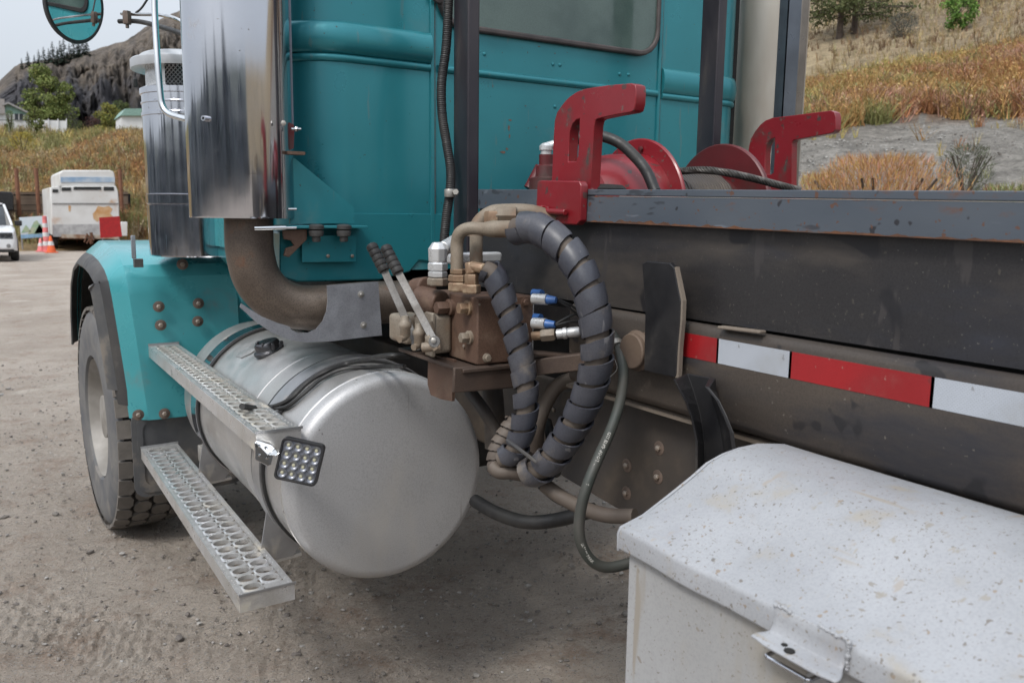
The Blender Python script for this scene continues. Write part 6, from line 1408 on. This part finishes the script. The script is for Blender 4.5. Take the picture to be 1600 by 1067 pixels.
# red panel on its post
pr = PT(172, 356, -1.2); rs = thing('red_panel', (pr.x, pr.y, 0), 'deep red square panel on short posts in front of the white trailer', 'sign')
b = B(); lp = [PT(*p, -1.2) for p in ((155, 340), (187, 338), (191, 370), (157, 372))]; plate(b, lp, (0, .03, 0)); obj('panel', b, mat('deep_red_panel', (.36, .008, .010), .5, 0, (.28, .006, .008), 8), rs, bev=.005)
for px in (160, 186):
    a = PT(px, 371, -1.19); b = B(); cyl(b, (a.x, a.y+.02, 0), (a.x, a.y+.02, a.z+.3), .02, 8); obj('post', b, STRAP, rs)

# ---- cones, barrier, boards, rusty posts
ORG = mat('orange_cone', (.75, .13, .035), .5); WHC = mat('cone_white', (.7, .7, .7), .5); PNK = mat('faded_pink', (.72, .20, .20), .5)
def cone(px, d, h, wd, label, m, stripes=((.45, .66),), slim=False):
    p = at(px, d); t = thing('traffic_cone', p, label, 'cone', 'cones beside the trailer'); r0 = wd*.36; r1 = r0*.22 if not slim else r0*.6
    b = B(); box(b, p-V(wd/2, wd/2, 0), p+V(wd/2, wd/2, .035)); obj('base', b, m, t, bev=.01)
    b = B(); lathe(b, p, (0, 0, 1), [(r0, .03), (r1, h), (r1*.6, h+.01), (0, h+.01)], 24); obj('cone_body', b, m, t)
    for s0, s1 in stripes:
        b = B(); lathe(b, p, (0, 0, 1), [(r0+(r1-r0)*s0+.004, .03+(h-.03)*s0), (r0+(r1-r0)*s1+.004, .03+(h-.03)*s1)], 24, cap=False); obj('white_collar', b, WHC, t)
cone(76.5, 36.0, .62, .44, 'short bright orange cone with one white collar, in front of its neighbours', ORG, ((.42, .68),))
cone(69.5, 36.7, 1.35, .34, 'tall slim faded pink marker with white bands behind the orange cone', PNK, ((.16, .28), (.42, .54), (.68, .80)), True)
cone(60.5, 37.0, .50, .38, 'small faded pink cone left of the tall slim marker', PNK, ((.4, .65),))
pp = [PY(x, y, 38.0) for x, y in ((30, 340), (74, 337), (77, 370), (33, 373))]
bn = thing('banner_board', (pp[0].lerp(pp[1], .5).x, 38, 0), 'pale blue white board leaning low behind the cones', 'board')
b = B(); plate(b, pp, (0, .06, 0)); obj('board', b, mat('pale_board', (.52, .60, .66), .4, 0, (.60, .64, .66), 1.2), bn)
b = B(); plate(b, [PY(x, y, 37.99) for x, y in ((32, 367), (77, 364), (77, 370), (33, 373))], (0, .01, 0)); obj('blue_edge', b, mat('blue_edge', (.25, .42, .60), .5), bn)
b = B(); 
for x, r0, r1, y0 in ((41, .17, .02, 364), (57, .3, .05, 366), (63, .22, .03, 366)):
    a = PY(x, y0, 37.985); plate(b, [a+V(-r0, 0, 0), a+V(-r1, 0, r0*1.6), a+V(r1, 0, r0*1.8), a+V(r0, 0, .05)], (0, .004, 0))
obj('green_marks', b, mat('green_marks', (.20, .36, .22), .5, 0, (.4, .42, .3), 4), bn)
for x in (34, 74): a = PY(x, 370, 38.03); b = B(); cyl(b, (a.x, a.y+.05, 0), (a.x, a.y+.05, a.z+.6), .03, 8); obj('leg', b, STRAP, bn)
WOOD = mat('old_brown_boards', (.135, .095, .068), .85, 0, (.20, .15, .11), 2, stretch=(.2, 1, 4), contrast=.4, bump=.1); POSTR = mat('rusty_post', (.15, .062, .035), .8, 0, (.20, .09, .05), 5)
Yw = 43.5
wl_ = thing('board_wall', (PY(60, 320, Yw).x, Yw, 0), 'low wall of weathered brown boards behind the parked car and cones', 'wall')
for y0, y1 in ((300, 304), (306, 320), (321, 329), (330, 340)):
    b = B(); plate(b, [PY(x, y, Yw) for x, y in ((4, y0), (200, y0), (200, y1), (4, y1))], (0, .12, 0)); obj('board', b, WOOD, wl_)
b = B(); plate(b, [PY(x, y, Yw+.1) for x, y in ((-40, 303), (204, 303), (204, 385), (-40, 385))], (0, .1, 0)); obj('backing', b, DARK, wl_)
for px, py, lb in ((25, 263, 'rusty brown post rising above the board wall, nearest the left edge'), (56, 263, 'rusty brown post rising above the board wall, between the other one and the trailer'), (187, 265, 'rusty brown post rising beside the right edge of the white trailer')):
    a = PY(px, py, Yw-.25); b = B(); cyl(b, (a.x, a.y, 0), (a.x, a.y, a.z), .085, 12); o = obj('rusty_post', b, POSTR, None); tag(o, lb, 'post', 'rusty posts behind the trailer')
a = PY(10, 301, 38); b = B(); secs = [[a+V(-2.5+.25*i, -.4+.1*j, -.1 + .35*math.sin(min(1, i/20*1.2)*math.pi*.5)*(1-.3*j/4)) for j in range(5)] for i in range(21)]
tp = thing('tarp_pile', (a.x-.8, 42, 0), 'black covered pile beside the board wall above the parked car', 'pile')
b.free(); b = B(); plate(b, [PY(x, y, 42.2) for x, y in ((-40, 296), (-20, 297), (0, 299), (18, 300), (21, 306), (22, 330), (-40, 330))], (0, 1.0, 0)); obj('cover', b, BLK, tp, bev=.05)
b = B(); cyl(b, (a.x-.8, 43, 0), (a.x-.8, 43, .9), .9, 12); obj('pile', b, DARK, tp)

# ---- house and white fence on the bank
HW = mat('white_siding', (.68, .68, .69), .6, 0, (.62, .62, .63), 1.5); HG = mat('mint_gable', (.25, .40, .35), .6); HR = mat('grey_roof', (.33, .32, .32), .8)
Yh = 112.0
def PH(x, y, dy=0.0): return PY(x, y, Yh+dy)
hs_ = thing('house', (PH(20, 205).x, Yh+4, PH(20, 205).z), 'white house with a mint green gable and grey roof left of the large green tree', 'house')
def hp(name, pts, y0, y1, m, parent=hs_): b = B(); plate(b, [PH(*p, y0) for p in pts], (0, y1-y0, 0)); return obj(name, b, m, parent, smooth=False)
hp('wall', ((-40, 176), (8, 176), (48, 180), (48, 222), (-40, 222)), 0, 9, HW)
hp('gable', ((8, 177), (8, 164), (13, 161.5), (46, 178), (46, 180)), -.05, 9, HG)
b = B(); plate(b, [PH(*p, -.5) for p in ((4, 163), (13, 159.5), (51, 178), (50, 180.5), (13, 162.5), (5, 165.5))], (0, 10, 0)); obj('roof', b, HR, hs_, smooth=False)
hp('chimney_wall', ((-30, 152), (7, 155), (8, 178), (-30, 178)), -.3, 5, mat('grey_wall', (.36, .33, .32), .8))
w2 = hp('window', ((23, 178), (36, 178), (36, 189), (23, 189)), -.06, .1, CARG); hp('window_frame', ((29, 178), (30, 178), (30, 189), (29, 189)), -.12, -.05, HW, w2)
hp('door', ((6, 194), (12, 194), (12, 206), (6, 206)), -.08, .1, DARK)
hp('porch_rail', ((-30, 186.5), (50, 188), (50, 189.5), (-30, 188)), -.6, -.5, PLASG)
fc = thing('white_fence', (PH(75, 205).x, Yh-3, PH(75, 205).z), 'long white solid fence running from the white house behind the trees', 'fence')
hp('fence_panel', ((46, 187.5), (104, 189), (104, 222), (46, 222)), -3, -2.85, HW, fc)
for x in (46, 60, 75, 90, 103): hp('fence_post', ((x, 186), (x+1.5, 186), (x+1.5, 222), (x, 222)), -3.1, -2.8, HW, fc)
h2_ = thing('green_roofed_shed', (PH(203, 178).x, Yh+2, PH(203, 178).z), 'shed with a pale mint roof just left of the air cleaner above the brush', 'shed')
hp('roof', ((188, 181), (196, 170), (225, 170), (228, 181)), 2, 8, HG, h2_); hp('wall', ((190, 180), (226, 180), (226, 215), (190, 215)), 2.3, 7.5, HW, h2_)
